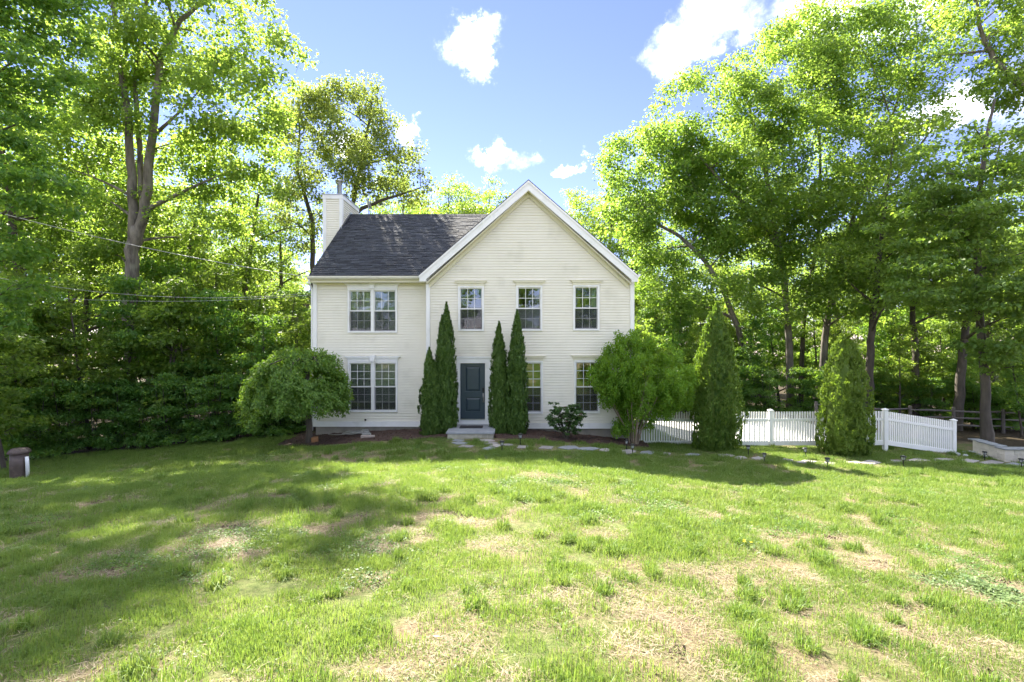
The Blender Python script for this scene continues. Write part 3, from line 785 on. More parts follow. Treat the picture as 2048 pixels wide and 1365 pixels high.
# ------------------------------------------------------------------ stepping stone path
STONES = [(917, 882, 27, 4.5), (921, 887.5, 35, 5), (932, 894, 36, 5.5), (971, 882, 36, 4.5), (979, 887.5, 29, 5), (993, 892.2, 24, 5), (1014, 891, 20, 5), (979, 898.2, 25, 6),
          (1046, 895.5, 31, 7), (1093, 896.5, 33, 8), (1138, 895.8, 40, 7), (1177, 898.5, 38, 7), (1210, 901, 24, 6), (1254, 904.5, 38, 7.5), (1294, 906.5, 30, 7.5), (1332, 909, 22, 5.5),
          (1384, 910.5, 30, 6), (1450, 912.3, 31, 9), (1482, 916.4, 26, 6.5), (1518, 918.3, 30, 6.5), (1571, 922.4, 34, 7), (1614, 925, 36, 7), (1658, 928, 38, 7.5), (1704, 927.2, 34, 8),
          (1743, 925.5, 40, 8), (1791, 924.4, 36, 8), (1836, 921.5, 40, 7.5), (1884, 921, 44, 7.5), (1934, 923.5, 46, 8), (1983, 926.8, 44, 8), (2030, 931, 44, 8.5)]
path = tag(empty('stone_path', G(1300, 905)), kind='structure')
for i, (px, py, w_, h_) in enumerate(STONES):
    n = RN.choice([4, 5, 5, 6]); a0 = RN.uniform(0, 1); P = []
    for k in range(n):
        a = 2 * PI * (k + a0 * .8) / n + RN.uniform(-.16, .16)
        ca, sa = math.cos(a), math.sin(a)
        rr = 1 / max(abs(ca) ** 1.0 + abs(sa) ** 1.0, .85) * 1.08
        g = G(px + ca * rr * w_ * .64, py - sa * rr * h_ * .62); P.append(g)
    cx = sum(p.x for p in P) / n; cyy = sum(p.y for p in P) / n
    zt = max(tz(p.x, p.y) for p in P) + .018 + RN.uniform(0, .012)
    tx, ty = RN.uniform(-.02, .02), RN.uniform(-.02, .02)
    vs = [(p.x - path.location.x, p.y - path.location.y, terrain(p.x, p.y).item() + .022 - path.location.z) for p in P]
    top = vs; bot = [(x, y, z - .09) for x, y, z in vs]
    MB().add(bot + top, [tuple(range(n))[::-1], tuple(range(n, 2 * n))] + [(k, (k + 1) % n, n + (k + 1) % n, n + k) for k in range(n)]).build('paving_stone', RN.choice([flag_m, bluestone_m, flag_m]), path, bevel=.008)
STW = [(G(px, py), (w_ / F) * 8, ) for px, py, w_, h_ in STONES]

# ------------------------------------------------------------------ patio behind the fence and the rocks by the wall
pt = MB(); rows, cols = 4, 6
patio = tag(empty('patio', (9.6, 21.2, tz(9.6, 21))), kind='structure')
for i in range(cols):
    for j in range(rows):
        x0, y0 = 6.2 + i * 1.26, 18.75 + j * 1.26
        MB().box(x0 + .006 - 9.6, x0 + 1.254 - 9.6, y0 + .006 - 21.2, y0 + 1.254 - 21.2, -.25, .14 + .0 * i).build('paving_slab', patio_m, patio, bevel=.006)
gv = G(1948, 913)
Rk = np.random.default_rng(8)
for k in range(34):
    x = gv.x + Rk.uniform(-.75, .85); y = gv.y + Rk.uniform(-.35, .75)
    s_ = Rk.uniform(.05, .12)
    m = MB()
    m.lathe([(s_ * .6, 0), (s_, s_ * .35), (s_ * .8, s_ * .7), (s_ * .3, s_ * .85)], 0, 0, 7)
    m.v = [(a * Rk.uniform(.85, 1.15), b * Rk.uniform(.85, 1.15), c) for a, b, c in m.v]
    if k == 0: rocks = tag(empty('rock_edging', (gv.x, gv.y, gv.z)), 'patch of loose grey rocks between the last fence post and stone wall', 'rocks')
    o = m.build('rock', gravel_m, rocks); o.location = (x - gv.x, y - gv.y, tz(x, y) - .015 - gv.z)

# ------------------------------------------------------------------ white picket fence
def fpt(px, py_b, Y): 
    p = W(px, py_b, Y); return Vector((p.x, p.y, tz(p.x, p.y)))
fposts = [(1276, 18.20), (1541, 18.25), (1770, 18.0), (1907, 18.55)]
fence = tag(empty('picket_fence', fpt(1541, 890, 18.25)), 'white vinyl picket fence running from the house corner to the right', 'fence')
FO = fence.location
FP = []
for i, (px, Y) in enumerate(fposts):
    X = (px - 1024) / F * Y; FP.append(Vector((X, Y, tz(X, Y))))
tops = [CZ + (682.5 - t) / F * y for t, y in ((824, 18.2), (824, 18.25), (822.5, 18.0), (843.5, 18.55))]
for i, p in enumerate(FP):
    hgt = tops[i] - p.z
    m = MB().box(-.065, .065, -.065, .065, -.25, hgt + .035)
    po = m.build('post', white_m, fence, bevel=.008); po.location = p - FO
    cp = MB().box(-.085, .085, -.085, .085, hgt + .036, hgt + .062)
    cp.add([(-.085, -.085, hgt + .062), (.085, -.085, hgt + .062), (.085, .085, hgt + .062), (-.085, .085, hgt + .062), (0, 0, hgt + .11)], [(0, 1, 4), (1, 2, 4), (2, 3, 4), (3, 0, 4)])
    cp.build('post_cap', white_m, po)
pick_me = MB().prism([(-.026, 0), (.026, 0), (.026, .985), (.019, .997), (0, 1.0), (-.019, .997), (-.026, .985)], 'y', -.011, .011).mesh('picket', white_m)
for i in range(3):
    a, b = FP[i], FP[i + 1]; ta, tb = tops[i], tops[i + 1]
    d = (b - a); L = math.hypot(d.x, d.y); ux, uy = d.x / L, d.y / L; rot = math.atan2(uy, ux)
    def rail(off, hgt, tk, name):
        vs = []
        for (p, t) in ((a, ta), (b, tb)):
            s = .064 if p is a else -.064
            for (q, h) in ((-tk, 0), (tk, 0), (tk, hgt), (-tk, hgt)):
                vs.append((p.x + ux * s - uy * q - FO.x, p.y + uy * s + ux * q - FO.y, t + off + h - FO.z))
        MB().add(vs, [(0, 1, 2, 3), (7, 6, 5, 4), (0, 4, 5, 1), (1, 5, 6, 2), (2, 6, 7, 3), (3, 7, 4, 0)]).build(name, white_m, fence, bevel=.005)
    rail(-.34, .085, .026, 'rail'); rail(-1.235, .165, .028, 'bottom_rail')
    n = int((L - .13) / .0925); s0 = (L - (n - 1) * .0925) / 2
    for k in range(n):
        s = s0 + k * .0925; t = s / L
        zt = ta + (tb - ta) * t; hgt = 1.085
        o = link('picket', pick_me, fence)
        o.matrix_local = Matrix.Translation((a.x + ux * s - FO.x, a.y + uy * s - FO.y, zt - hgt - FO.z)) @ Matrix.Rotation(rot, 4, 'Z') @ Matrix.Diagonal((1, 1, hgt, 1))

# ------------------------------------------------------------------ low stone wall at the right edge
wb = G(2010, 925)
wall = tag(empty('retaining_wall', wb, -.06), 'low pale stone garden wall with flat capstones at the right edge', 'garden wall')
def wblock(x0, x1, y0, y1, z0, z1, nm='wall_block', mat=block_m, bev=.012): MB().box(x0, x1, y0, y1, z0, z1).build(nm, mat, wall, bevel=bev)
for (zz0, zz1, sh) in ((-.2, .06, 0), (.063, .25, .14), (.253, .43, .05)):
    wblock(0, .30, 0, .32, zz0, zz1)
    x = .303 + sh
    wblock(.303, x - .003, .03, .31, zz0, zz1) if sh > .03 else None
    while x < 3.0: wblock(x, x + .42, .03, .31, zz0, zz1); x += .423
    y = .323
    while y < 1.5: wblock(.03 + .38 * y * .35, .30 + .38 * y * .35, y, y + .40, zz0, zz1 + .03); y += .403
wblock(-.05, .46, -.05, .36, .433, .475, 'capstone', bluestone_m)
x = .463
while x < 3.0: wblock(x, x + .6, -.02, .36, .433, .475, 'capstone', bluestone_m); x += .603
y = .363; 
while y < 1.6: wblock(-.02 + .38 * y * .35, .36 + .38 * y * .35, y, y + .45, .463, .505, 'capstone', bluestone_m); y += .453

# ------------------------------------------------------------------ split rail fence at the wood's edge
srp = [(14.5, 23.6), (17.1, 24.0), (19.7, 24.5), (22.3, 25.0), (25.2, 25.4), (28, 26)]
sr = tag(empty('split_rail_fence', (19.7, 24.5, tz(19.7, 24.5))), 'weathered grey split-rail fence at the edge of the wood', 'fence')
SO = sr.location
for i, (x, y) in enumerate(srp):
    zb = tz(x, y)
    m = MB().tube([(x - SO.x, y - SO.y, zb - .3 - SO.z), (x + .01 - SO.x, y - SO.y, zb + .6 - SO.z), (x - SO.x, y + .01 - SO.y, zb + 1.25 - SO.z)], [.085, .08, .07], 7)
    m.build('post', oldwood_m, sr)
    if i:
        x0, y0 = srp[i - 1]; z0 = tz(x0, y0)
        for h in (.35, .72, 1.08):
            mid = Vector(((x + x0) / 2 - SO.x, (y + y0) / 2 - SO.y + .03, (zb + z0) / 2 + h - .03 + RN.uniform(-.02, .02) - SO.z))
            MB().tube([(x0 - SO.x, y0 - .05 - SO.y, z0 + h + RN.uniform(-.03, .03) - SO.z), mid, (x - SO.x, y + .05 - SO.y, zb + h + RN.uniform(-.03, .03) - SO.z)], [.035, .055, .035], 6).build('rail', oldwood_m, sr)

# ------------------------------------------------------------------ path lights
def path_light(name='path_light'):
    r = empty(name)
    MB().lathe([(.004, -.12), (.011, -.02), (.011, .16)], 0, 0, 8).build('stake', black_m, r)
    b = MB().lathe([(.03, .161), (.042, .166), (.042, .172)], 0, 0, 12).build('lamp_base', black_m, r)
    MB().lathe([(.030, .173), (.040, .235)], 0, 0, 12).build('lens', lens_m, r)
    fm = MB()
    for k in range(4): fm.tube([(.036 * math.cos(k * PI / 2), .036 * math.sin(k * PI / 2), .172), (.046 * math.cos(k * PI / 2), .046 * math.sin(k * PI / 2), .237)], .004, 5)
    fm.build('cage', black_m, r)
    c = MB().lathe([(.062, .238), (.066, .246), (.05, .262), (.02, .272)], 0, 0, 14).build('cap', black_m, r, True)
    MB().box(-.022, .022, -.022, .022, .2721, .275).build('solar_cell', silver_m, c)
    return r
pl0 = path_light()
PLS = [(1004, 905.5, 'beside the first flagstones near the entry step', 0), (1040.5, 890, 'at the edge of the mulch bed right of the door', 0), (1253.5, 899.5, 'under the multi-stemmed shrub at the house corner', 0),
       (1265.5, 911, 'in front of the multi-stemmed shrub, nearer the lawn', 0), (1497, 911.5, 'just right of the taller free-standing arborvitae, near the fence', .04), (1528.5, 927, 'on the lawn side of the path below the fence post', 0),
       (1613, 918, 'tilting sideways on sunlit grass left of the shorter arborvitae', .22), (1655, 938, 'beside the sunlit pale flagstones below the shorter arborvitae', 0), (1741, 914.5, 'in the shadow right of the shorter arborvitae', 0),
       (1806.5, 935, 'in front of the path below the sloping fence panel', 0), (1969.5, 921, 'among the rocks left of the stone wall', 0), (2043, 938, 'in front of the stone wall at the right edge', 0)]
for i, (px, py, lb, tilt) in enumerate(PLS):
    o = pl0 if i == 0 else copy_tree(pl0)
    g = G(px, py); o.location = g; sc_ = 1.25 + .08 * math.sin(i * 2.3)
    o.scale = (sc_, sc_, sc_); o.rotation_euler = (RN.uniform(-.04, .04), tilt, RN.uniform(0, 3))
    tag(o, 'small black path light ' + lb, 'path light', 'solar lights along the stone path')

# ------------------------------------------------------------------ brown barrel with a white pipe
bp = G(38.5, 957)
bn = tag(empty('utility_barrel', bp, .1), 'brown plastic barrel cover with faceted lid on the left lawn', 'barrel')
bn.scale = (.95, .95, 1.0)
bb = MB().lathe([(.205, -.05), (.205, .0), (.212, .35), (.208, .72)], 0, 0, 20).build('body', bin_m, bn, True)
ld = MB().lathe([(.245, .70), (.262, .705), (.262, .755), (.25, .775), (.19, .835), (.12, .848)], 0, 0, 8)
ld.build('lid', bin_m, bn)
MB().lathe([(.268, .715), (.272, .725), (.268, .735)], 0, 0, 8).build('lid_band', bin_m, bn)
pp = W(58, 957, bp.y - .05)
pi_ = tag(MB().tube([(0, 0, -.1), (0, 0, .40), (-.02, .01, .62)], .042, 10).build('white_pipe', pipe_m, smooth=True), 'short white plastic pipe standing against the brown barrel', 'pipe')
pi_.location = (bp.x + .30, bp.y - .06, bp.z); pi_.rotation_euler = (0, -.03, 0)

# ------------------------------------------------------------------ small things in the left bed
hc = W(713, 866, 18.0)
hm = MB(); hp_ = []
for k in range(120):
    a = k * .33; rr = .34 + .05 * math.sin(k * .71) - k * .0006
    hp_.append((rr * math.cos(a) * 1.25, rr * math.sin(a) * .55, .05 + k * .0006 + .012 * math.sin(k * 1.3)))
hp_ += [(-.2, -.2, .07), (-.6, -.15, .03), (-.95, -.05, .03)]
hm.tube(hp_, .0125, 6)
ho = tag(hm.build('garden_hose', hose_m, smooth=True), 'coiled grey garden hose on the mulch below the lower left window', 'hose')
ho.location = (hc.x, 17.85, tz(hc.x, 17.85) + .06)
for k, (px, py, rot, ln, lb, mt) in enumerate([(735.5, 879.5, .18, .46, 'longest pinkish paver lying at the lawn edge of the left mulch bed', paver_m), (733, 875, .05, .30, 'grey paver second from the lawn in the row by the hose', greypaver_m),
                                  (731, 871.5, .02, .27, 'grey paver third from the lawn in the row by the hose', greypaver_m), (730, 868, 0, .24, 'grey paver nearest the house in the row by the hose', greypaver_m)]):
    g = G(px, py)
    o = tag(MB().box(-ln / 2, ln / 2, -.06, .06, -.03, .06).build('paver', mt, bevel=.008), lb, 'paver', 'pavers in the left bed')
    o.location = (g.x, g.y, g.z + .085); o.rotation_euler = (.05, .02, rot)
g = G(630, 888)
o = tag(MB().box(-.11, .11, -.09, .09, 0, .2).build('edging_block', rust_m, bevel=.012), 'rust-brown block beside the weeping tree trunk at the house corner', 'block')
o.location = (g.x, g.y, g.z + .03); o.rotation_euler = (.06, -.05, .3)

# ------------------------------------------------------------------ satellite dish, wires
dsx = W(738, 428, 22.75)
dish = tag(empty('satellite_dish', (dsx.x, 22.7, RZ + .10)), 'grey satellite dish on a mast behind the roof ridge', 'satellite dish')
MB().tube([(0, 0, -.25), (0, 0, .3), (-.02, -.03, .42)], .025, 8).build('mast', galv_m, dish)
prof = [(.001, 0), (.12, .012), (.22, .04), (.30, .078), (.30, .085), (.22, .052), (.12, .024), (.001, .012)]
dd = MB().lathe(prof, 0, 0, 20).build('reflector', dishgrey_m, dish, True)
dd.location = (-.03, -.02, .42); dd.rotation_euler = (0, math.radians(66), math.radians(14))
MB().tube([(-.03, 0, .20), (.3, .06, .28), (.52, .1, .42)], .012, 6).build('feed_arm', galv_m, dish)
MB().box(.48, .56, .07, .14, .40, .48).build('feed_horn', black_m, dish)
def wire(a, b, sag, r, label):
    pts = [a.lerp(b, t / 16) - Vector((0, 0, sag * 4 * (t / 16) * (1 - t / 16))) for t in range(17)]
    return tag(MB().tube(pts, r, 6).build('service_wire', wire_m, smooth=True), label, 'wire', 'wires to the house')
wire(W(-330, 330, 15.2), W(622, 555, 18.25), .35, .013, 'thick service wire slanting down to the left roof corner')
wire(W(-330, 480, 15.2), W(604, 588, 18.9), .75, .007, 'thin lower wire sagging in front of the left trees')
wire(W(-330, 545, 16.5), W(624, 590, 18.5), .55, .006, 'thinnest lowest wire crossing the left trees to the house wall')

# ------------------------------------------------------------------ trees
def leaves(P, D, N, size, asp, rg, fold=.25):
    # P centres, D leaf directions, N approximate normals -> bent rhombus of two triangles
    n = len(P)
    D = D / np.linalg.norm(D, axis=1, keepdims=True)
    S = np.cross(D, N); S /= (np.linalg.norm(S, axis=1, keepdims=True) + 1e-9)
    U = np.cross(S, D)
    L = (size * rg.uniform(.65, 1.35, n))[:, None]
    base = P - D * L * .5; tip = P + D * L * .5 - U * L * .08
    mid = P - D * L * .04
    l = mid + S * L * asp * .5 + U * L * fold * asp * .5; r = mid - S * L * asp * .5 + U * L * fold * asp * .5
    V = np.stack([base, r, tip, l], 1).reshape(-1, 3)
    k = np.arange(n)[:, None] * 4
    T = np.concatenate([k + [[0, 1, 2]], k + [[0, 2, 3]]], 1).reshape(-1, 3)
    return V, T
def rnd_dirs(n, rg):
    v = rg.normal(size=(n, 3)); return v / np.linalg.norm(v, axis=1, keepdims=True)
def bez(p0, p1, p2, n): return [p0 * (1 - t) ** 2 + p1 * 2 * t * (1 - t) + p2 * t * t for t in np.linspace(0, 1, n)]
def grow(stems, tips, rg, twig_r=.012, up=.35, seg=5, nmajor=.16):
    """stems: list of (points, radii); tips: cluster centres. Returns MB of wood."""
    mb = MB(); N = []; R = []
    for pts, rad in stems:
        P = np.array([tuple(p) for p in pts], float); t = np.linspace(0, 1, len(P)); m = max(6, len(P) * 4)
        tt = np.linspace(0, 1, m)
        Q = np.stack([np.interp(tt, t, P[:, k]) for k in range(3)], -1); rr = np.interp(tt, t, rad)
        Q[1:-1] += rg.normal(0, 1, (m - 2, 3)) * rr[1:-1, None] * .16
        mb.tube([tuple(q) for q in Q], list(rr), 9 if rad[0] > .12 else 7)
        N += list(Q[1:]); R += list(rr[1:])
    tips = np.asarray(tips); order = rg.permutation(len(tips)); nm = max(3, int(len(tips) * nmajor))
    for q, i in enumerate(order):
        c = tips[i]; A = np.array(N); d = c - A; dist = np.linalg.norm(d, axis=1)
        cost = dist + .9 * np.maximum(0, A[:, 2] + .35 * dist - c[2]) - 2.5 * np.array(R)
        k = int(np.argmin(cost)); p0 = A[k]; L = dist[k]
        if L < .05: continue
        if q < nm: r0 = min(R[k] * .62, .02 + .020 * L); ns = max(5, int(L / .45))
        else: r0 = min(R[k] * .55, .008 + .012 * L); ns = max(4, int(L / .5))
        ctrl = (p0 + c) / 2 + np.array([0, 0, up * L * .35]) + rg.normal(0, .07 * L, 3)
        pts = bez(p0, ctrl, c, ns); rad = list(np.linspace(r0, twig_r * .5, ns))
        mb.tube([tuple(p) for p in pts], rad, 6 if r0 > .05 else 4, cap=False)
        N += pts[1:]; R += rad[1:]
    return mb
def crown_leaves(tips, R, per, size, asp, rg, flat=.55, droop=.35, upn=.9, axis_=None):
    tips = np.asarray(tips); n = len(tips)
    Rr = R * rg.uniform(.65, 1.35, n)
    cnt = np.maximum(8, (per * (Rr / R) ** 2).astype(int)); ci = np.repeat(np.arange(n), cnt); m = len(ci)
    off = rnd_dirs(m, rg) * (rg.uniform(0, 1, m) ** .55)[:, None]
    off[:, 2] *= flat
    P = tips[ci] + off * Rr[ci][:, None]
    D = off + rg.normal(0, .45, (m, 3)); D[:, 2] -= droop
    Nn = rg.normal(0, .45, (m, 3)) + np.array([0, 0, upn]) + off * .35
    return leaves(P, D, Nn, size, asp, rg)
def ell_tips(ells, n, rg, shell=.55):
    """points in a union of ellipsoids (centre, radii), biased to the outer part"""
    vol = np.array([e[1][0] * e[1][1] * e[1][2] for e in ells]) ** .75; vol /= vol.sum(); out = []
    for e, k in zip(ells, rg.multinomial(n, vol)):
        d = rnd_dirs(k, rg); r = rg.uniform(shell ** 3, 1, k) ** (1 / 3)
        out.append(np.array(e[0]) + d * r[:, None] * np.array(e[1]))
    return np.concatenate(out)
def tree(name, base, stems, ells, ncl, per, R, size, asp, leafm, barkm, seed, flat=.55, shell=.5, droop=.35, extra=None, up=.35):
    """stems and ells are in world metres; the thing's Empty stands at the base"""
    rg = np.random.default_rng(seed); base = Vector(base); b = np.array(tuple(base))
    st = [([np.array(tuple(p)) - b for p in pts], rad) for pts, rad in stems]
    el = [(np.array(tuple(c)) - b, r) for c, r in ells]
    tips = ell_tips(el, ncl, rg, shell)
    if extra is not None: tips = np.concatenate([tips, extra - b])
    t = empty(name, base)
    grow(st, tips, rg, up=up).build('trunk', barkm, t, True)
    V, T = crown_leaves(tips, R, per, size, asp, rg, flat, droop)
    tag(link('crown', fastmesh('crown', V, T, [leafm]), t), kind='stuff')
    return t
def PE(px, py, Y, rx, ry, ryd=None):     # ellipsoid from photograph pixels
    s = Y / F
    return (W(px, py, Y), (rx * s, (ryd if ryd else (rx + ry) / 2 * s), ry * s))
def trunk_px(pts, Y, r0, r1, base_drop=True):
    P = [W(a, b, Y) if len(q) == 0 else W(a, b, q[0]) for a, b, *q in pts]
    if base_drop:
        p = P[0].copy(); g = tz(p.x, p.y) - .15
        P = [Vector((p.x, p.y, g))] + P
    rad = list(np.linspace(r0, r1, len(P))); 
    if base_drop: rad[0] *= 1.35
    return P, rad

# --- the forked maple on the left
Y1 = 22.0
s0 = trunk_px([(262, 840), (262, 700), (258, 590), (262, 510), (274, 455)], Y1, .29, .25)
s1 = ([s0[0][-2], W(268, 430, Y1), W(262, 330, Y1), W(253, 210, Y1), (W(238, 100, Y1)), W(222, -20, Y1), W(200, -150, Y1)], [.22, .20, .17, .14, .11, .07, .03])
s2 = ([s0[0][-2], W(288, 435, Y1), W(297, 340, Y1), W(312, 200, Y1), W(322, 110, Y1), W(362, 40, Y1), W(420, -10, Y1), W(470, -80, Y1)], [.23, .22, .18, .15, .13, .10, .07, .03])
s3 = ([W(283, 400, Y1), W(280, 300, Y1 + .3), W(268, 150, Y1 + .6), W(300, -30, Y1 + .8), W(310, -160, Y1 + 1)], [.12, .11, .09, .07, .03])
t = tree('maple_tree', s0[0][0], [s0, s1, s2, s3],
         [PE(200, 60, Y1, 150, 150, 2.6), PE(400, 40, Y1 - .5, 150, 130, 2.6), PE(330, 240, Y1 + 1, 170, 120, 2.0), PE(480, 200, Y1 - 1.0, 130, 85, 2.0), PE(565, 115, Y1 - 1.0, 50, 28, .9), PE(150, 270, Y1, 110, 130, 2.4),
          PE(470, 330, Y1 + .5, 120, 80, 2.0), PE(290, -70, Y1, 190, 60, 2.0), PE(400, 430, Y1 + 1.5, 120, 70, 1.8), PE(190, 450, Y1 + 1, 90, 80, 1.6)], 500, 118, .74, .148, .8, maple_l, bark_m, 101)
tag(t, 'tall maple with forked grey trunk on the left, branching high over the lawn', 'tree')

# --- big trees of the right-hand group
YT = 29.0
t = tree('leaning_tree', W(1540, 880, YT), [trunk_px([(1537, 817), (1491, 709), (1475, 655), (1441, 567), (1402, 513), (1356, 471), (1300, 440), (1270, 400)], YT, .22, .06)],
         [PE(1300, 335, YT, 105, 90), PE(1370, 460, YT, 125, 75), PE(1260, 420, YT - 1, 60, 60), PE(1330, 560, YT + 1, 70, 60), PE(1430, 420, YT + 1, 90, 70), PE(1400, 340, YT, 80, 60), PE(1400, 590, YT - 1, 70, 45)], 390, 108, .82, .152, .8, maple_l, bark_m, 111, shell=.7)
tag(t, 'tree leaning left towards the house gable, rising behind the taller arborvitae', 'tree')
t = tree('maple_tree', W(1579, 880, YT + .6), [trunk_px([(1579, 817), (1579, 671), (1564, 517), (1545, 440), (1530, 330), (1500, 220), (1470, 130)], YT + .6, .25, .05),
         ([W(1560, 500, YT + .6), W(1500, 420, YT), W(1430, 350, YT - .5), (W(1380, 290, YT - .8))], [.14, .11, .08, .04])],
         [PE(1425, 240, YT, 125, 100), PE(1480, 390, YT + .5, 150, 100), PE(1560, 180, YT, 120, 120), PE(1500, 520, YT + 1.5, 90, 60), PE(1330, 300, YT + 1, 70, 50), PE(1560, 470, YT, 80, 60), PE(1550, 600, YT - 1, 90, 50)], 520, 106, .82, .152, .8, maple_l, bark_m, 112, shell=.7)
tag(t, 'upright tree with an ivy-covered trunk between the two free-standing arborvitaes', 'tree')
t = tree('maple_tree', W(1625, 880, YT + .3), [trunk_px([(1629, 817), (1645, 748), (1652, 655), (1668, 567), (1687, 498), (1706, 440), (1740, 340), (1790, 220), (1820, 120)], YT + .3, .25, .05),
         ([W(1690, 490, YT + .3), W(1760, 400, YT - .5), W(1830, 310, YT - 1), W(1880, 230, YT - 1)], [.13, .10, .07, .03])],
         [PE(1720, 125, YT, 130, 105), PE(1832, 100, YT, 75, 85), PE(1640, 320, YT, 140, 110), PE(1790, 230, YT - .5, 90, 75), PE(1660, 470, YT + 1, 110, 70), PE(1760, 480, YT + 2, 90, 60), PE(1600, 60, YT, 70, 40), PE(1690, 590, YT - 1, 80, 50)], 520, 106, .82, .152, .8, maple_l, bark_m, 113, shell=.7)
tag(t, 'tall tree leaning right with a pale sunlit trunk just left of the shorter arborvitae', 'tree')
t = tree('maple_tree', W(1604, 880, YT + 2.5), [trunk_px([(1602, 798), (1606, 655), (1629, 517), (1640, 440), (1640, 300), (1630, 150), (1640, 60)], YT + 2.5, .17, .04)],
         [PE(1630, 130, YT + 2.5, 110, 110), PE(1590, 320, YT + 2.5, 130, 120), PE(1650, 520, YT + 3, 110, 70)], 210, 108, .85, .152, .8, maple_l, barkd_m, 114, shell=.7)
tag(t, 'slimmer tree standing behind and between the two thickest right-hand trunks', 'tree')
# --- the pale oak behind the chimney
YO = 30.5
t = tree('oak_tree', W(560, 880, YO), [trunk_px([(562, 860), (590, 660), (625, 587), (680, 470), (706, 403), (725, 311), (739, 243), (745, 195)], YO, .30, .04),
         ([W(680, 470, YO), W(718, 420, YO - 1), W(759, 403, YO - 1.5), W(841, 376, YO - 1.5)], [.14, .12, .09, .04]),
         ([W(625, 587, YO), W(626, 448, YO), W(595, 345, YO + .5), W(600, 230, YO + .5)], [.16, .13, .10, .04])],
         [PE(690, 250, YO, 110, 80), PE(755, 330, YO - 1, 95, 75), PE(610, 290, YO, 60, 100), PE(825, 380, YO - 1.5, 45, 30), PE(620, 440, YO, 70, 80), PE(735, 200, YO, 45, 35), PE(655, 205, YO, 55, 40)], 300, 105, .78, .165, .6, oak_l, barkd_m, 121, shell=.35)
tag(t, 'airy yellow-green oak rising behind the chimney', 'tree')
# --- dark maple on the right edge, bright tree above it
YD = 20.5
t = tree('dark_maple', W(1975, 890, YD), [trunk_px([(1972, 830), (1965, 700), (1955, 520), (1960, 380), (1975, 260), (1990, 200)], YD, .20, .04)],
         [PE(1950, 330, YD, 130, 75), PE(1880, 450, YD, 120, 80), PE(2020, 430, YD - 1.5, 110, 110), PE(1900, 570, YD - .5, 120, 70), PE(2020, 600, YD - 1.5, 90, 90), PE(1850, 380, YD, 70, 60), PE(1990, 700, YD - 1, 80, 50)], 270, 85, .62, .15, .8, dark_l, barkd_m, 131, flat=.32, shell=.2)
tag(t, 'dense dark green maple with layered branches at the right edge', 'tree')
YB = 21.5
t = tree('maple_tree', W(2170, 900, YB), [trunk_px([(2170, 820), (2165, 500), (2120, 300), (2060, 190), (1995, 130), (1960, 60), (1950, -40)], YB, .30, .04)],
         [PE(1980, 40, YB, 85, 90), PE(2060, 130, YB, 90, 80), PE(2000, 160, YB, 60, 50), PE(2120, 20, YB, 100, 120), PE(1960, -90, YB, 130, 80)], 230, 80, .62, .15, .7, maple_l, bark_m, 132, shell=.3)
tag(t, 'bright leafy boughs of a tree reaching in at the top right corner', 'tree')
# --- dark tree at the left edge
YK = 13.5
t = tree('dark_maple', W(-60, 960, YK), [trunk_px([(-60, 900), (-50, 600), (-40, 300), (-20, 60), (0, -150)], YK, .24, .06)],
         [PE(40, 120, YK, 110, 130, 1.6), PE(-60, 300, YK, 150, 140, 1.8), PE(50, 380, YK, 100, 100, 1.4), PE(-80, -60, YK, 180, 140, 2.2), PE(90, 0, YK + .5, 90, 80, 1.3), PE(-30, 560, YK, 110, 110, 1.4)], 240, 95, .52, .125, .8, under_l, barkd_m, 141, flat=.4, shell=.3)
tag(t, 'dark leafy tree filling the upper left edge of the view', 'tree')

# --- repeated kinds: forest trees, saplings, undergrowth
def forest(name, H, seed, leafm, ncl=180, per=92, size=.168, low=.3):
    rg = np.random.default_rng(seed); lean = rg.normal(0, .06 * H, 2)
    P = [np.array([lean[0] * t ** 1.5, lean[1] * t ** 1.5, H * t - .3 * (t == 0)]) for t in np.linspace(0, .95, 8)]
    r0 = .012 * H; st = [(P, list(np.linspace(r0 * 1.25, .03, 8)))]
    ells = []
    for k in range(7):
        t = low + (1 - low) * (k + .5) / 7; a = rg.uniform(0, 6.28); w = H * .17 * math.sin(PI * min(1, (t - low) / (1 - low) * .85 + .15)) ** .7 + .6
        ells.append((np.array([lean[0] * t + math.cos(a) * w * .6, lean[1] * t + math.sin(a) * w * .6, H * t * .98]), (w, w, H * .085)))
    return tree(name, (0, 0, 0), st, ells, ncl, per, .95, size, .75, leafm, barkd_m, seed, shell=.25)
def sapling(name, H, seed, leafm, ncl=70, per=95, size=.14, stems=1, Rc=.55, low=.22):
    rg = np.random.default_rng(seed); st = []; ells = []
    for s in range(stems):
        ln = rg.normal(0, .10 * H, 2); P = [np.array([ln[0] * t, ln[1] * t, H * .95 * t - .15 * (t == 0)]) for t in np.linspace(0, 1, 6)]
        st.append((P, list(np.linspace(.013 * H / stems ** .4, .012, 6))))
        for k in range(5):
            t = low + (.98 - low) * (k + .5) / 5; a = rg.uniform(0, 6.28); w = H * .2 * (1.15 - .75 * t) + .2
            ells.append((np.array([ln[0] * t + math.cos(a) * w * .5, ln[1] * t + math.sin(a) * w * .5, H * t]), (w, w, H * .08)))
    return tree(name, (0, 0, 0), st, ells, ncl, per, Rc, size, .7, leafm, barkd_m, seed, flat=.4, shell=.2)
KIND = {}
KIND['fa'] = forest('forest_tree', 20, 201, wood_l)
KIND['fb'] = forest('forest_tree', 18, 202, wood_l, low=.4)
KIND['fc'] = forest('forest_tree', 22, 203, maple_l, low=.35)
KIND['sa'] = sapling('sapling', 7.0, 211, under_l, 85, 85)
KIND['sb'] = sapling('sapling', 6.0, 212, wood_l, 85, 80, stems=2)
KIND['sc'] = sapling('sapling', 8.0, 213, wood_l, 85, 80, .15)
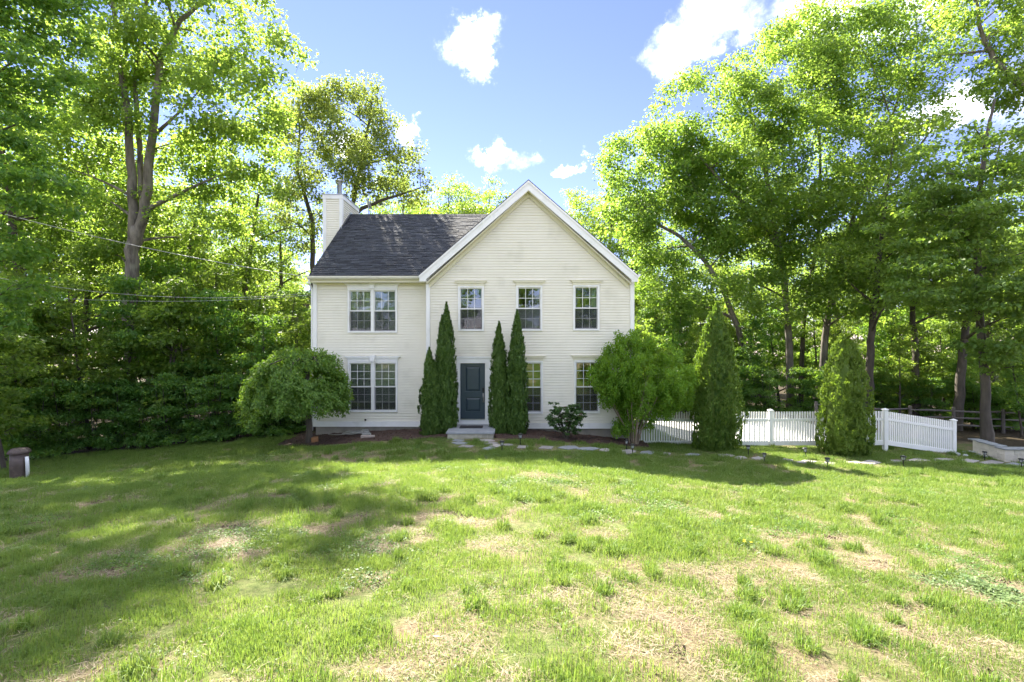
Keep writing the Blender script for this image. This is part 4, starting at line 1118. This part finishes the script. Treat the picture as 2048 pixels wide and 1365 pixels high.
KIND['ua'] = sapling('undergrowth_shrub', 2.6, 221, under_l, 75, 80, .105, 4, .36, .02)
KIND['ub'] = sapling('undergrowth_shrub', 3.4, 222, under_l, 80, 80, .115, 3, .40, .03)
used = set()
rt = random.Random(77)
def put(k, x, y, s, label, cat, group, rz=None):
    o = KIND[k] if k not in used else copy_tree(KIND[k]); used.add(k)
    o.location = (x, y, tz(x, y)); o.rotation_euler = (0, 0, rt.uniform(0, 6.28) if rz is None else rz)
    sx = s * rt.uniform(.9, 1.1); o.scale = (sx, sx, s)
    tag(o, label, cat, group); return o
LW = ('forest tree standing in the dense wood left of the house', 'tree', 'forest trees left of the house')
RW = ('forest tree standing in the wood behind the right-hand fence', 'tree', 'forest trees right of the house')
BW = ('distant tree whose crown shows above the roof line', 'tree', 'trees behind the house')
LS = ('slender leafy sapling in the undergrowth left of the house', 'sapling', 'saplings left of the house')
RS = ('slender leafy sapling in the wood beyond the fence', 'sapling', 'saplings right of the house')
LU = ('leafy shrub at the foot of the left-hand wood', 'shrub', 'undergrowth left of the house')
RU = ('leafy shrub on the wood floor beyond the fence', 'shrub', 'undergrowth right of the house')
for (px, Y, k, s) in [(60, 23, 'fa', .95), (150, 25, 'fb', .9), (340, 27, 'fb', .75), (430, 30, 'fa', .70), (500, 36, 'fc', .62), (545, 42, 'fb', .72), (470, 31, 'fa', .85), (565, 35, 'fc', .70), (455, 38, 'fa', .60), (380, 34, 'fc', .62), (580, 48, 'fa', .6), (300, 38, 'fa', .9), (120, 36, 'fb', 1.1), (400, 46, 'fc', .8), (255, 52, 'fa', 1.2), (340, 58, 'fc', 1.1), (470, 56, 'fb', .95), (530, 62, 'fa', .9), (80, 48, 'fc', 1.2), (-20, 42, 'fa', 1.2), (170, 56, 'fa', 1.3), (20, 32, 'fc', 1.1), (220, 46, 'fb', 1.1)]:
    put(k, (px - 1024) / F * Y, Y, s, *LW)
for (px, Y, k, s) in [(40, 18.0, 'sa', .95), (110, 18.9, 'sb', 1.1), (180, 19.0, 'sc', .85), (235, 20.2, 'sa', 1.0), (320, 19.8, 'sb', 1.15), (385, 20.6, 'sc', .85), (450, 21, 'sa', .9), (500, 22.5, 'sb', 1.15), (560, 23.5, 'sc', .8), (590, 21.5, 'sb', .85), (350, 24, 'sa', 1.2), (430, 25, 'sc', 1.0), (80, 21, 'sc', 1.1), (530, 20.6, 'sa', .72), (10, 15.6, 'sb', .9), (600, 27, 'sa', 1.0)]:
    put(k, (px - 1024) / F * Y, Y, s, *LS)
LUN = 0
ORD = 'first second third fourth fifth sixth seventh eighth ninth tenth eleventh twelfth thirteenth'.split()
for (px, Y, k, s) in [(25, 17.2, 'ub', .8), (75, 17.8, 'ua', .9), (130, 18.2, 'ub', .85), (185, 18.7, 'ua', 1.0), (240, 19.1, 'ub', .8), (285, 19.3, 'ua', .9), (335, 19.3, 'ub', .85), (385, 19.5, 'ua', .95), (430, 19.6, 'ub', .8), (475, 19.7, 'ua', 1.0), (520, 19.6, 'ub', .75), (560, 19.9, 'ua', .9), (600, 20.4, 'ub', .8)]:
    nth = ORD[LUN]; LUN += 1
    put(k, (px - 1024) / F * Y, Y, s, 'leafy shrub at the foot of the left-hand wood, ' + nth + ' from the left edge', *LU[1:])
for (px, Y, k, s) in [(885, 44, 'fc', .86), (805, 42, 'fa', .90), (960, 47, 'fa', .97), (840, 43, 'fb', 1.0), (925, 45, 'fb', 1.06), (985, 50, 'fc', .93), (1130, 42, 'fb', .98), (1200, 40, 'fa', .90), (850, 52, 'fa', 1.1), (1270, 46, 'fc', .84), (1240, 38, 'fb', .85), (700, 46, 'fc', .80), (760, 48, 'fb', 1.05)]:
    put(k, (px - 1024) / F * Y, Y, s, *BW)
for (px, Y, k, s) in [(1735, 27, 'fb', .9), (1833, 27.5, 'fb', .78), (1914, 25.8, 'fb', .85), (1990, 33, 'fa', .9), (1345, 40, 'fb', .66), (1500, 42, 'fb', .8), (1690, 42, 'fa', .85), (1790, 46, 'fc', .85), (1580, 52, 'fa', .9), (1880, 50, 'fb', 1.0), (1290, 56, 'fc', .72), (1430, 58, 'fa', .85), (1660, 60, 'fb', 1.1), (1960, 56, 'fc', 1.0), (1760, 62, 'fa', 1.1), (2050, 52, 'fa', 1.0), (1370, 50, 'fa', .72), (1530, 64, 'fc', 1.0), (2110, 40, 'fb', 1.0)]:
    put(k, (px - 1024) / F * Y, Y, s, {1735: 'dark slim trunk just right of the broad two-peaked arborvitae', 1833: 'slender tree directly behind the sloping right-hand fence panel', 1914: 'dark tree behind the last white fence post'}.get(px, RW[0]), *RW[1:])
for (px, Y, k, s) in [(1300, 27, 'sb', .9), (1350, 29, 'sa', .95), (1400, 27.5, 'sc', .75), (1460, 30, 'sb', 1.0), (1515, 28, 'sa', .8), (1690, 29.5, 'sb', 1.0), (1760, 31, 'sa', 1.0), (1800, 27.5, 'sc', .7), (1855, 28, 'sb', .95), (1890, 29.5, 'sc', .8), (1945, 27, 'sa', .75), (2000, 27.5, 'sb', .9), (2045, 24.5, 'sa', .7), (1640, 32, 'sc', .9), (1560, 33, 'sa', 1.0), (1420, 34, 'sc', 1.0), (1320, 36, 'sb', 1.2), (1720, 35, 'sc', .9), (1820, 35, 'sa', 1.1), (1930, 34, 'sb', 1.2), (1290, 31, 'sa', .9)]:
    put(k, (px - 1024) / F * Y, Y, s, *RS)
for (px, Y, k, s) in [(1310, 26.5, 'ub', .9), (1370, 28, 'ua', 1.1), (1420, 27, 'ub', .9), (1480, 27.5, 'ua', 1.0), (1535, 27, 'ub', .8), (1600, 28, 'ua', 1.1), (1665, 27.5, 'ub', .9), (1715, 29, 'ua', 1.1), (1765, 28, 'ub', .8), (1815, 29, 'ua', 1.0), (1860, 27, 'ub', .8), (1925, 28.5, 'ua', 1.1), (1955, 26.5, 'ub', .75), (2005, 26.2, 'ua', .9), (2045, 26.5, 'ub', .9), (1890, 33, 'ub', 1.2), (1640, 34, 'ub', 1.3), (1460, 33, 'ub', 1.3), (1780, 36, 'ub', 1.4)]:
    put(k, (px - 1024) / F * Y, Y, s, *RU)
for i, px in enumerate([-40, 60, 140, 215, 290, 350, 415, 470, 525, 575, 620]):
    Y = 44 + 9 * (i % 3); put(('sc', 'sb', 'sa')[i % 3], (px - 1024) / F * Y, Y, 1.5 + .2 * (i % 2), 'distant low tree glimpsed deep in the left-hand wood', 'tree', 'far trees in the left wood')
for i, px in enumerate([1290, 1350, 1410, 1470, 1530, 1590, 1650, 1715, 1780, 1845, 1910, 1975, 2040]):
    Y = 46 + 9 * (i % 3); put(('sb', 'sc', 'sb')[i % 3], (px - 1024) / F * Y, Y, 1.5 + .2 * (i % 2), 'distant low tree glimpsed deep in the right-hand wood', 'tree', 'far trees in the right wood')
# the trees across the road that the windows mirror
for (x, y, k, s) in [(-13, -24, 'fa', .8), (-2, -27, 'fc', .75), (11, -26, 'fb', .8)]:
    put(k, x, y, s, 'tree behind the viewer, mirrored in the front windows', 'tree', 'trees mirrored in the windows')

for i in range(14):
    put(('sa', 'sb', 'sc')[i % 3], -24 + i * 3.7, -13.5 - 2.5 * (i % 2), 1.1 + .25 * (i % 3), 'sapling behind the viewer, mirrored in the front windows', 'sapling', 'saplings mirrored in the windows')

# ------------------------------------------------------------------ arborvitaes
def arborvitae(name, base, cones, seed, leafm, n=15000):
    """cones: (dx, dy, height, radius) columns that grow together from one root"""
    rg = np.random.default_rng(seed); t = empty(name, base); Vs = []; Ts = []; o = 0
    tot = sum(h * r for _, _, h, r in cones)
    wood = MB()
    for (dx, dy, H, Rm) in cones:
        m = int(n * H * Rm / tot)
        h = rg.uniform(0.0, 1, m) ** 1.15
        prof = np.interp(h, [0, .03, .12, .3, .5, .7, .85, .95, 1], [.68, .86, .98, 1.0, .89, .69, .44, .20, .025]) * Rm
        a = rg.uniform(0, 2 * PI, m)
        lump = 1 + .26 * (fbm(a * 1.6 + 3, h * H * 1.9, seed, 3) - .5) * 2 + .18 * (vnoise(a * 4, h * H * 4.5, seed + 4) - .5) * 2
        pick = rg.integers(0, max(1, m // 14), m)                  # sprays gather in clumps
        h, a, prof, lump = h[pick], a[pick], prof[pick], lump[pick]
        jt, jz = rg.normal(0, .045, m), rg.normal(0, .06, m)
        r = prof * lump - (jt ** 2 + jz ** 2) * 3.2 - .05 * rg.uniform(0, 1, m) ** 2 + .03 * (rg.uniform(0, 1, m) < .08)
        h = np.clip(h + jz / H, 0, 1.0); a = a + jt / np.maximum(prof, .08)
        r = np.minimum(np.maximum(r, .01), np.interp(h, [0, .03, .12, .3, .5, .7, .85, .95, 1], [.68, .86, .98, 1.0, .89, .69, .44, .20, .025]) * Rm * 1.35)
        P = np.stack([dx * (1 - .2 * h) + r * np.cos(a), dy + r * np.sin(a), h * H], -1)
        out = np.stack([np.cos(a), np.sin(a), np.zeros(m)], -1)
        tang = np.stack([-np.sin(a), np.cos(a), np.zeros(m)], -1)
        D = out * .35 + np.array([0, 0, 1.0]) + tang * (jt * 9)[:, None] + rg.normal(0, .32, (m, 3))
        Nn = out * 1.0 + tang * (jt * 11)[:, None] + np.array([0, 0, 1.]) * (jz * 9)[:, None] + rg.normal(0, .32, (m, 3))
        V, T = leaves(P, D, Nn, .10, .45, rg, .1)
        Vs.append(V); Ts.append(T + o); o += len(V)
        wood.tube([(dx * .4, dy * .4, -.15), (dx * .8, dy, H * .4), (dx * .8, dy, H * .95)], [.06, .045, .006], 6)
        # an inner body of dense old growth so that no light passes through the column
        ring = []
        hs = np.linspace(.02, .93, 14)
        for q in hs:
            pr = float(np.interp(q, [0, .03, .12, .3, .5, .7, .85, .95, 1], [.68, .86, .98, 1.0, .89, .69, .44, .20, .025])) * Rm * .62
            ring.append((pr, q * H))
        core = MB().lathe(ring, dx * .9, dy, 10); cv = np.array(core.v)
        cf = np.array([f for f in core.f if len(f) == 4]); ct = np.concatenate([cf[:, [0, 1, 2]], cf[:, [0, 2, 3]]])
        Vs.append(cv); Ts.append(ct + o); o += len(cv)
    wood.build('trunk', barkd_m, t)
    tag(link('foliage', fastmesh('foliage', np.concatenate(Vs), np.concatenate(Ts), [leafm]), t), kind='stuff')
    return t
def hpx(px, top, Y, base_z): return CZ + (682.5 - top) / F * Y - base_z
YA = 17.35
def arb_at(px, Y, peaks, label, seed, leafm, n=15000):
    X = (px - 1024) / F * Y; bz = tz(X, Y); cones = []
    for (ppx, top, rpx) in peaks: cones.append(((ppx - px) / F * Y / .85, (seed % 3 - 1) * .04, hpx(ppx, top, Y, bz), rpx / F * Y))
    o = arborvitae('arborvitae', (X, Y, bz), cones, seed, leafm, n)
    tag(o, label, 'arborvitae', 'arborvitaes in front of the house'); return o
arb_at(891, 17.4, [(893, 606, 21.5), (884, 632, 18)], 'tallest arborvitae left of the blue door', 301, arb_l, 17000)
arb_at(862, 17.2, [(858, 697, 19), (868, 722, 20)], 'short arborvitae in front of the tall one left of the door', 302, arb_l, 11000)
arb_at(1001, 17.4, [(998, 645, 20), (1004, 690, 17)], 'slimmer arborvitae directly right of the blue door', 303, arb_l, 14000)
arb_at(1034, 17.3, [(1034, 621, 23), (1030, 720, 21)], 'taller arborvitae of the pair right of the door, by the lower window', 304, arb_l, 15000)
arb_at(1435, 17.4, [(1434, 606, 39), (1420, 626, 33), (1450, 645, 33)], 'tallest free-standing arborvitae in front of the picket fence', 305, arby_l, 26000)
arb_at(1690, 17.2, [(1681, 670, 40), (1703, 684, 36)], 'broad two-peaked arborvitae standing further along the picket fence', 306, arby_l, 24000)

# ------------------------------------------------------------------ weeping tree at the left corner
YW = 17.0
wbz = G(618, 889); YW = wbz.y
t = empty('weeping_tree', wbz)
rg = np.random.default_rng(401)
H0 = CZ + (682.5 - 715) / F * YW - wbz.z
cxw = (600 - 618) / F * YW; Rw = 97 / F * YW
wood = MB(); wood.tube([(0, 0, -.1), (.02, 0, .5), (-.02, 0, 1.1), (-.08, .02, H0 - .35), (-.15, 0, H0)], [.13, .10, .095, .08, .05], 10)
dd_ = rnd_dirs(900, rg); dd_ = dd_[dd_[:, 2] > -.12][:430]
top_ = CZ + (682.5 - 690) / F * YW - wbz.z; zb_ = 1.5
lumpy = 1 + .28 * (vnoise(np.arctan2(dd_[:, 1], dd_[:, 0]) * 2.2 + 9, dd_[:, 2] * 4, 15) - .5)
sh_ = (rg.uniform(.62, 1, len(dd_)) ** .6) * lumpy
tips = np.stack([cxw + dd_[:, 0] * Rw * sh_, dd_[:, 1] * Rw * .95 * sh_, zb_ + np.sign(dd_[:, 2]) * np.abs(dd_[:, 2]) ** .8 * (top_ - zb_ - .15) * sh_], -1)
tips[:, 2] -= .22 * np.clip(-(tips[:, 0] - cxw) / Rw, 0, 1)                    # hangs lower on the left
hang = tips[(dd_[:, 2] < .35)][:70] - np.array([0, 0, 1]) * rg.uniform(.05, .3, (70, 1)); tips = np.concatenate([tips, hang])
stw = [([np.array([-.10, 0, H0 - .5]), np.array([cxw * .4 + math.cos(q) * .55, math.sin(q) * .55, H0 + .05]), np.array([cxw + math.cos(q) * 1.15, math.sin(q) * 1.1, H0 - .2])], [.05, .035, .018]) for q in np.arange(0, 6.28, .7)]
gw = grow(stw, tips, rg, twig_r=.006, up=.9, nmajor=.3); wood.add(gw.v, gw.f)
wood.build('trunk', barkd_m, t, True)
mm_ = 74; ci = np.repeat(np.arange(len(tips)), mm_); nn_ = len(ci)
off = rnd_dirs(nn_, rg) * (rg.uniform(0, 1, nn_) ** .55)[:, None] * np.array([.25, .25, .22])
P_ = tips[ci] + off; rad_ = np.stack([P_[:, 0] - cxw, P_[:, 1], 0 * P_[:, 0]], -1) / Rw
V, T = leaves(P_, rg.normal(0, .5, (nn_, 3)) + rad_ * .6 + np.array([0, 0, -.45]), rg.normal(0, .45, (nn_, 3)) + rad_ * .8 + np.array([0, 0, .75]), .10, .48, rg)
tag(link('crown', fastmesh('crown', V, T, [cherry_l]), t), kind='stuff')
tag(t, 'small weeping tree with a dome of hanging leaves at the left house corner', 'tree')

# ------------------------------------------------------------------ multi-stemmed shrub at the right corner
sb = G(1268, 891); 
t = empty('vase_shrub', sb); rg = np.random.default_rng(411)
YS = sb.y; sc_ = YS / F
wood = MB(); tips = []
el = [(np.array([(1283 - 1268) * sc_, 0, (891 - 752) * sc_]), (100 * sc_, 1.35, 72 * sc_)), (np.array([(1225 - 1268) * sc_, 0, (891 - 760) * sc_]), (52 * sc_, .9, 50 * sc_)), (np.array([(1345 - 1268) * sc_, .1, (891 - 770) * sc_]), (46 * sc_, .9, 55 * sc_)), (np.array([(1262 - 1268) * sc_, 0, (891 - 700) * sc_]), (50 * sc_, .7, 32 * sc_)), (np.array([(1290 - 1268) * sc_, 0, (891 - 800) * sc_]), (88 * sc_, 1.0, 40 * sc_))]
tips = ell_tips(el, 360, rg, .4)
low = np.stack([rg.uniform(-.9, .9, 16), rg.uniform(-.5, .3, 16), rg.uniform(.5, 1.0, 16)], -1); tips = np.concatenate([tips, low])
st = []
for k in range(13):
    a = k / 13 * 2 * PI; sp = rg.uniform(.5, 1.25)
    st.append(([np.array([math.cos(a) * .10, math.sin(a) * .10, -.1]), np.array([math.cos(a) * .25 * sp, math.sin(a) * .22 * sp, .55]), np.array([math.cos(a) * .62 * sp, math.sin(a) * .5 * sp, 1.3]), np.array([math.cos(a) * .95 * sp + .1, math.sin(a) * .8 * sp, 2.3])], [.030, .025, .019, .008]))
grow(st, tips, rg, twig_r=.006, nmajor=.3, up=.25).build('stems', twig_m, t, True)
m = 125; ci = np.repeat(np.arange(len(tips)), m); off = rnd_dirs(len(ci), rg) * (rg.uniform(0, 1, len(ci)) ** .6)[:, None] * np.array([.21, .21, .26])
P = tips[ci] + off; D = rg.normal(0, .5, (len(ci), 3)) + off * 2 + np.array([0, 0, .75]); Nn = rg.normal(0, .8, (len(ci), 3)) + np.array([0, -.3, .4])
V, T = leaves(P, D, Nn, .078, .55, rg)
tag(link('crown', fastmesh('crown', V, T, [bush_l]), t), kind='stuff')
tag(t, 'bright green multi-stemmed shrub at the right house corner', 'shrub')
# rhododendron below the right windows
rb = G(1132, 881); t = empty('rhododendron', rb); rg = np.random.default_rng(421)
tips = np.concatenate([ell_tips([(np.array([-.05, 0, .75]), (.62, .5, .45)), (np.array([-.4, 0, 1.15]), (.28, .25, .18)), (np.array([.35, 0, 1.0]), (.3, .3, .25)), (np.array([.15, -.1, .45]), (.45, .35, .25)), (np.array([0, -.05, .8]), (.7, .5, .45))], 150, rg, .3)])
st = [([np.array([0, 0, -.1]), np.array([math.cos(a) * .15, math.sin(a) * .12, .35]), np.array([math.cos(a) * .4, math.sin(a) * .3, .8])], [.03, .022, .012]) for a in np.linspace(0, 6, 7)]
grow(st, tips, rg, twig_r=.008).build('stems', barkd_m, t, True)
m = 30; ci = np.repeat(np.arange(len(tips)), m); an = rg.uniform(0, 2 * PI, len(ci)); out = np.stack([np.cos(an), np.sin(an), rg.normal(-.15, .3, len(ci))], -1)
V, T = leaves(tips[ci] + out * .055, out, np.array([0, 0, 1]) + rg.normal(0, .25, (len(ci), 3)), .115, .38, rg)
tag(link('foliage', fastmesh('foliage', V, T, [rhodo_l]), t), kind='stuff')
bi = rg.choice(len(tips), 9, False); ci = np.repeat(bi, 18); P = tips[ci] + rg.normal(0, .035, (len(ci), 3)) + np.array([0, 0, .06])
V, T = leaves(P, rnd_dirs(len(ci), rg) + np.array([0, 0, .6]), rnd_dirs(len(ci), rg), .045, .6, rg)
tag(link('spent_blooms', fastmesh('spent_blooms', V, T, [bud_l]), t), kind='stuff')
tag(t, 'small rhododendron with spent blooms under the lower right windows', 'shrub')

# ------------------------------------------------------------------ grass
src = bpy.data.collections.new('grass_sources')
def blades(n, r, hmin, hmax, wid, lean, rg, flatness=0.0):
    a = rg.uniform(0, 2 * PI, n); q = r * np.sqrt(rg.uniform(0, 1, n)); x, y = q * np.cos(a), q * np.sin(a)
    h = rg.uniform(hmin, hmax, n); b = rg.uniform(0, 2 * PI, n); ln = np.abs(rg.normal(0, lean, n))
    dx, dy = np.cos(b), np.sin(b); w = wid * rg.uniform(.7, 1.3, n); c = b + rg.normal(PI / 2, .5, n); sx, sy = np.cos(c) * w, np.sin(c) * w
    z1 = h * .55 * (1 - flatness); z2 = h * (1 - flatness) * np.clip(1 - .35 * ln, .25, 1); d1 = h * (ln * .25 + flatness * .5); d2 = h * (ln * .8 + flatness)
    zb = -.01 + flatness * rg.uniform(0, .03, n)
    V = np.stack([np.stack([x - sx, y - sy, 0 * x + zb], -1), np.stack([x + sx, y + sy, 0 * x + zb], -1),
                  np.stack([x + dx * d1 - sx * .8, y + dy * d1 - sy * .8, z1 + zb], -1), np.stack([x + dx * d1 + sx * .8, y + dy * d1 + sy * .8, z1 + zb], -1), np.stack([x + dx * d2, y + dy * d2, z2 + zb], -1)], 1).reshape(-1, 3)
    k = np.arange(n)[:, None] * 5
    T = np.concatenate([k + [[0, 1, 3]], k + [[0, 3, 2]], k + [[2, 3, 4]]], 1).reshape(-1, 3)
    return V, T
def patch(nm, parts):
    Vs, Ts, Ms, o = [], [], [], 0; mats = []
    for (V, T, m) in parts:
        if m not in mats: mats.append(m)
        Vs.append(V); Ts.append(T + o); Ms.append(np.full(len(T), mats.index(m))); o += len(V)
    ob = bpy.data.objects.new(nm, fastmesh(nm, np.concatenate(Vs), np.concatenate(Ts), mats, midx=np.concatenate(Ms))); src.objects.link(ob)
def small_leaves(n, r, h, size, asp, rg):
    a = rg.uniform(0, 2 * PI, n); q = r * np.sqrt(rg.uniform(0, 1, n)); P = np.stack([q * np.cos(a), q * np.sin(a), rg.uniform(.2, 1, n) * h], -1)
    return leaves(P, rnd_dirs(n, rg) * (1, 1, .3), np.array([0, 0, 1]) + rg.normal(0, .35, (n, 3)), size, asp, rg)
PR = .20
for v in range(3):       # names sort in this order: a lush, b thin, c straw, d clover, e broadleaf weed, f dandelion
    rg = np.random.default_rng(500 + v)
    patch('a%d' % v, [(*blades(330, PR, .035, .095, .0022, .55, rg), blade_l), (*blades(40, PR, .03, .07, .0018, .8, rg), thin_l)])
    patch('b%d' % v, [(*blades(120, PR, .02, .06, .0018, .7, rg), thin_l), (*blades(40, PR, .02, .06, .002, .6, rg), blade_l), (*blades(90, PR, .03, .08, .0016, .5, rg, .85), straw_l), (*small_leaves(35, PR, .02, .018, .8, rg), clover_l)])
    patch('c%d' % v, [(*blades(230, PR, .03, .10, .0018, .5, rg, .86), straw_l), (*blades(26, PR, .02, .05, .0017, .8, rg), thin_l)])
    patch('d%d' % v, [(*small_leaves(170, PR, .035, .022, .9, rg), clover_l), (*blades(40, PR, .03, .06, .002, .6, rg), blade_l), (*blades(50, PR, .03, .08, .0016, .5, rg, .85), straw_l)])
rg = np.random.default_rng(530)
patch('e0', [(*small_leaves(190, PR, .05, .05, .38, rg), weed_l), (*blades(40, PR, .03, .07, .002, .7, rg), blade_l)])
fh = np.array([[rg.uniform(-.12, .12), rg.uniform(-.12, .12), rg.uniform(.06, .1)] for _ in range(3)])
fi = np.repeat(np.arange(3), 26); fa_ = rg.uniform(0, 2 * PI, 78); fo = np.stack([np.cos(fa_), np.sin(fa_), .35 + 0 * fa_], -1)
Vp, Tp = leaves(fh[fi] + fo * .008, fo, np.array([0, 0, 1.]) + 0 * fo, .017, .4, rg)
patch('f0', [(Vp, Tp, petal_l), (*small_leaves(70, PR, .04, .05, .38, rg), weed_l)])
for v in range(2):
    patch('g%d' % v, [(*blades(150, .085, .07, .165, .0032, .75, rg), blade_l), (*blades(30, .10, .04, .10, .002, .8, rg), thin_l)])
ck = rg.uniform(-.09, .09, (26, 2)); cs = rg.uniform(.006, .018, 26); cm_ = MB()
for (cx_, cy_), c_ in zip(ck, cs):
    cm_.lathe([(c_ * .7, -.01), (c_, c_ * .3), (c_ * .5, c_ * .8)], cx_, cy_, 5)
cv_ = np.array(cm_.v) + rg.normal(0, .003, (len(cm_.v), 3)); cq = np.array([f for f in cm_.f if len(f) == 4]); ct_ = np.concatenate([cq[:, [0, 1, 2]], cq[:, [0, 2, 3]]])
patch('h0', [(cv_, ct_, clod_m), (*blades(40, .12, .03, .09, .0017, .5, rg, .85), straw_l)])
patch('i0', [(*small_leaves(3, .15, .03, .055, .6, rg), deadleaf_l), (*blades(60, PR, .02, .06, .0018, .7, rg), thin_l)])
ORDER = {'a': (0, 3), 'b': (3, 3), 'c': (6, 3), 'd': (9, 3), 'e': (12, 1), 'f': (13, 1), 'g': (14, 2), 'h': (16, 1), 'i': (17, 1)}

rg = np.random.default_rng(600)
PX, PY, PI_, PS = [], [], [], []
def scatter(y0, y1, dens, scale):
    n = int(dens * 1.08 * (y1 ** 2 - y0 ** 2) + dens * 2 * (y1 - y0))
    y = np.sqrt(rg.uniform(y0 ** 2, y1 ** 2, n)); x = rg.uniform(-1, 1, n) * (1.08 * y + .8)
    l = lushness(x, y); u = rg.uniform(0, 1, n); far = np.clip((y - 5) / 6, 0, 1)
    lu = np.clip((l - .25) * 1.05, 0, .8)
    typ = np.where(u < lu + .10 + .04 * far, 0, np.where(u < lu + .62 + .25 * far, 1, 2))
    cl_ = fbm(x * .9 + 40, y * .9, 61, 3) > .62
    typ = np.where(cl_ & (typ == 1), 3, typ)
    wd = np.exp(-(((x - 4.6) / 1.1) ** 2 + ((y - 4.6) / .8) ** 2)) > rg.uniform(.45, 1.2, n)
    typ = np.where(wd, 4, typ); typ = np.where(wd & (rg.uniform(0, 1, n) < .16), 5, typ)
    typ = np.where((rg.uniform(0, 1, n) < .002) & (x > .5) & (y < 6), 5, typ)
    v_ = rg.uniform(0, 1, n); tn = fbm(x * 1.3 + 11, y * 1.3, 77, 2)
    typ = np.where((v_ < .11) & (tn > .45), 6, typ); typ = np.where((v_ > .93) & (typ != 0) & (tn < .58) & (y < 10), 7, typ); typ = np.where((v_ > .55) & (v_ < .57), 8, typ)
    ok = woodland(x, y) < rg.uniform(.05, .6, n)
    ok &= ~((x > HX0 - .1) & (x < HX1 + .1) & (y > YG - .1)) & ~((x > stx0 - .1) & (x < stx1 + .1) & (y > sty0 - .1))
    # keep out of the beds and off the stones
    for pts in ([(546, 896), (575, 895.5), (610, 894), (650, 891.5), (700, 887.5), (760, 883.5), (820, 880.5), (892, 878)], [(989, 877.5), (1040, 879.5), (1085, 882), (1130, 884.5), (1180, 888), (1230, 891.5), (1280, 896.5), (1300, 897)]):
        g = [G(*p) for p in pts]; ye = np.interp(x, [p.x for p in g], [p.y for p in g], left=99, right=99); ok &= ~(y > ye - .08)
    for (g, w_) in STW: ok &= ~(((x - g.x) / (w_ * .5 * g.y / 8 + .04)) ** 2 + ((y - g.y) / .42) ** 2 < 1)
    ok &= ~((x > 6.1) & (x < 13.9) & (y > 18.65) & (y < 23.9)) & ~((x - bp.x) ** 2 + (y - bp.y) ** 2 < .2 ** 2) & ~((x > wb.x - .05) & (y > wb.y - .1))
    x, y, typ = x[ok], y[ok], typ[ok]
    idx0 = np.array([ORDER[c][0] for c in 'abcdefghi'])[typ]; nv = np.array([ORDER[c][1] for c in 'abcdefghi'])[typ]
    PX.append(x); PY.append(y); PI_.append(idx0 + (rg.uniform(0, 1, len(x)) * nv).astype(int)); PS.append(scale * rg.uniform(.75, 1.25, len(x)) * np.where(typ == 0, .8 + .45 * fbm(x * .7, y * .7, 91, 2), 1))
scatter(2.0, 6.0, 34, .9); scatter(6.0, 11.0, 24, 1.05); scatter(11.0, 24.0, 13, 1.35)
PX, PY, PI_, PS = map(np.concatenate, (PX, PY, PI_, PS))
gp = bpy.data.meshes.new('lawn_grass'); gp.vertices.add(len(PX))
gp.vertices.foreach_set('co', np.stack([PX, PY, terrain(PX, PY)], -1).astype(np.float32).ravel())
for nm_, ty, arr in (('idx', 'INT', PI_.astype(np.int32)), ('scl', 'FLOAT', PS.astype(np.float32)), ('yaw', 'FLOAT', rg.uniform(0, 6.283, len(PX)).astype(np.float32))):
    gp.attributes.new(nm_, ty, 'POINT').data.foreach_set('value', arr)
go = tag(link('lawn_grass', gp), 'patchy green and straw-coloured lawn grass with clover', 'grass', kind='stuff')
ng = bpy.data.node_groups.new('lawn_grass', 'GeometryNodeTree')
ng.interface.new_socket('Geometry', in_out='INPUT', socket_type='NodeSocketGeometry'); ng.interface.new_socket('Geometry', in_out='OUTPUT', socket_type='NodeSocketGeometry')
N_ = ng.nodes; gi = N_.new('NodeGroupInput'); gout = N_.new('NodeGroupOutput'); iop = N_.new('GeometryNodeInstanceOnPoints'); ci_ = N_.new('GeometryNodeCollectionInfo')
ci_.inputs['Collection'].default_value = src; ci_.inputs['Separate Children'].default_value = True; ci_.inputs['Reset Children'].default_value = True
def attr(nm_, ty):
    a = N_.new('GeometryNodeInputNamedAttribute'); a.data_type = ty; a.inputs['Name'].default_value = nm_; return a.outputs['Attribute']
cmb = N_.new('ShaderNodeCombineXYZ')
L_ = ng.links
L_.new(gi.outputs[0], iop.inputs['Points']); L_.new(ci_.outputs[0], iop.inputs['Instance']); iop.inputs['Pick Instance'].default_value = True
L_.new(attr('idx', 'INT'), iop.inputs['Instance Index']); L_.new(attr('yaw', 'FLOAT'), cmb.inputs['Z']); L_.new(cmb.outputs[0], iop.inputs['Rotation']); L_.new(attr('scl', 'FLOAT'), iop.inputs['Scale'])
L_.new(iop.outputs[0], gout.inputs[0])
md = go.modifiers.new('grass', 'NODES'); md.node_group = ng
print('grass patches', len(PX))
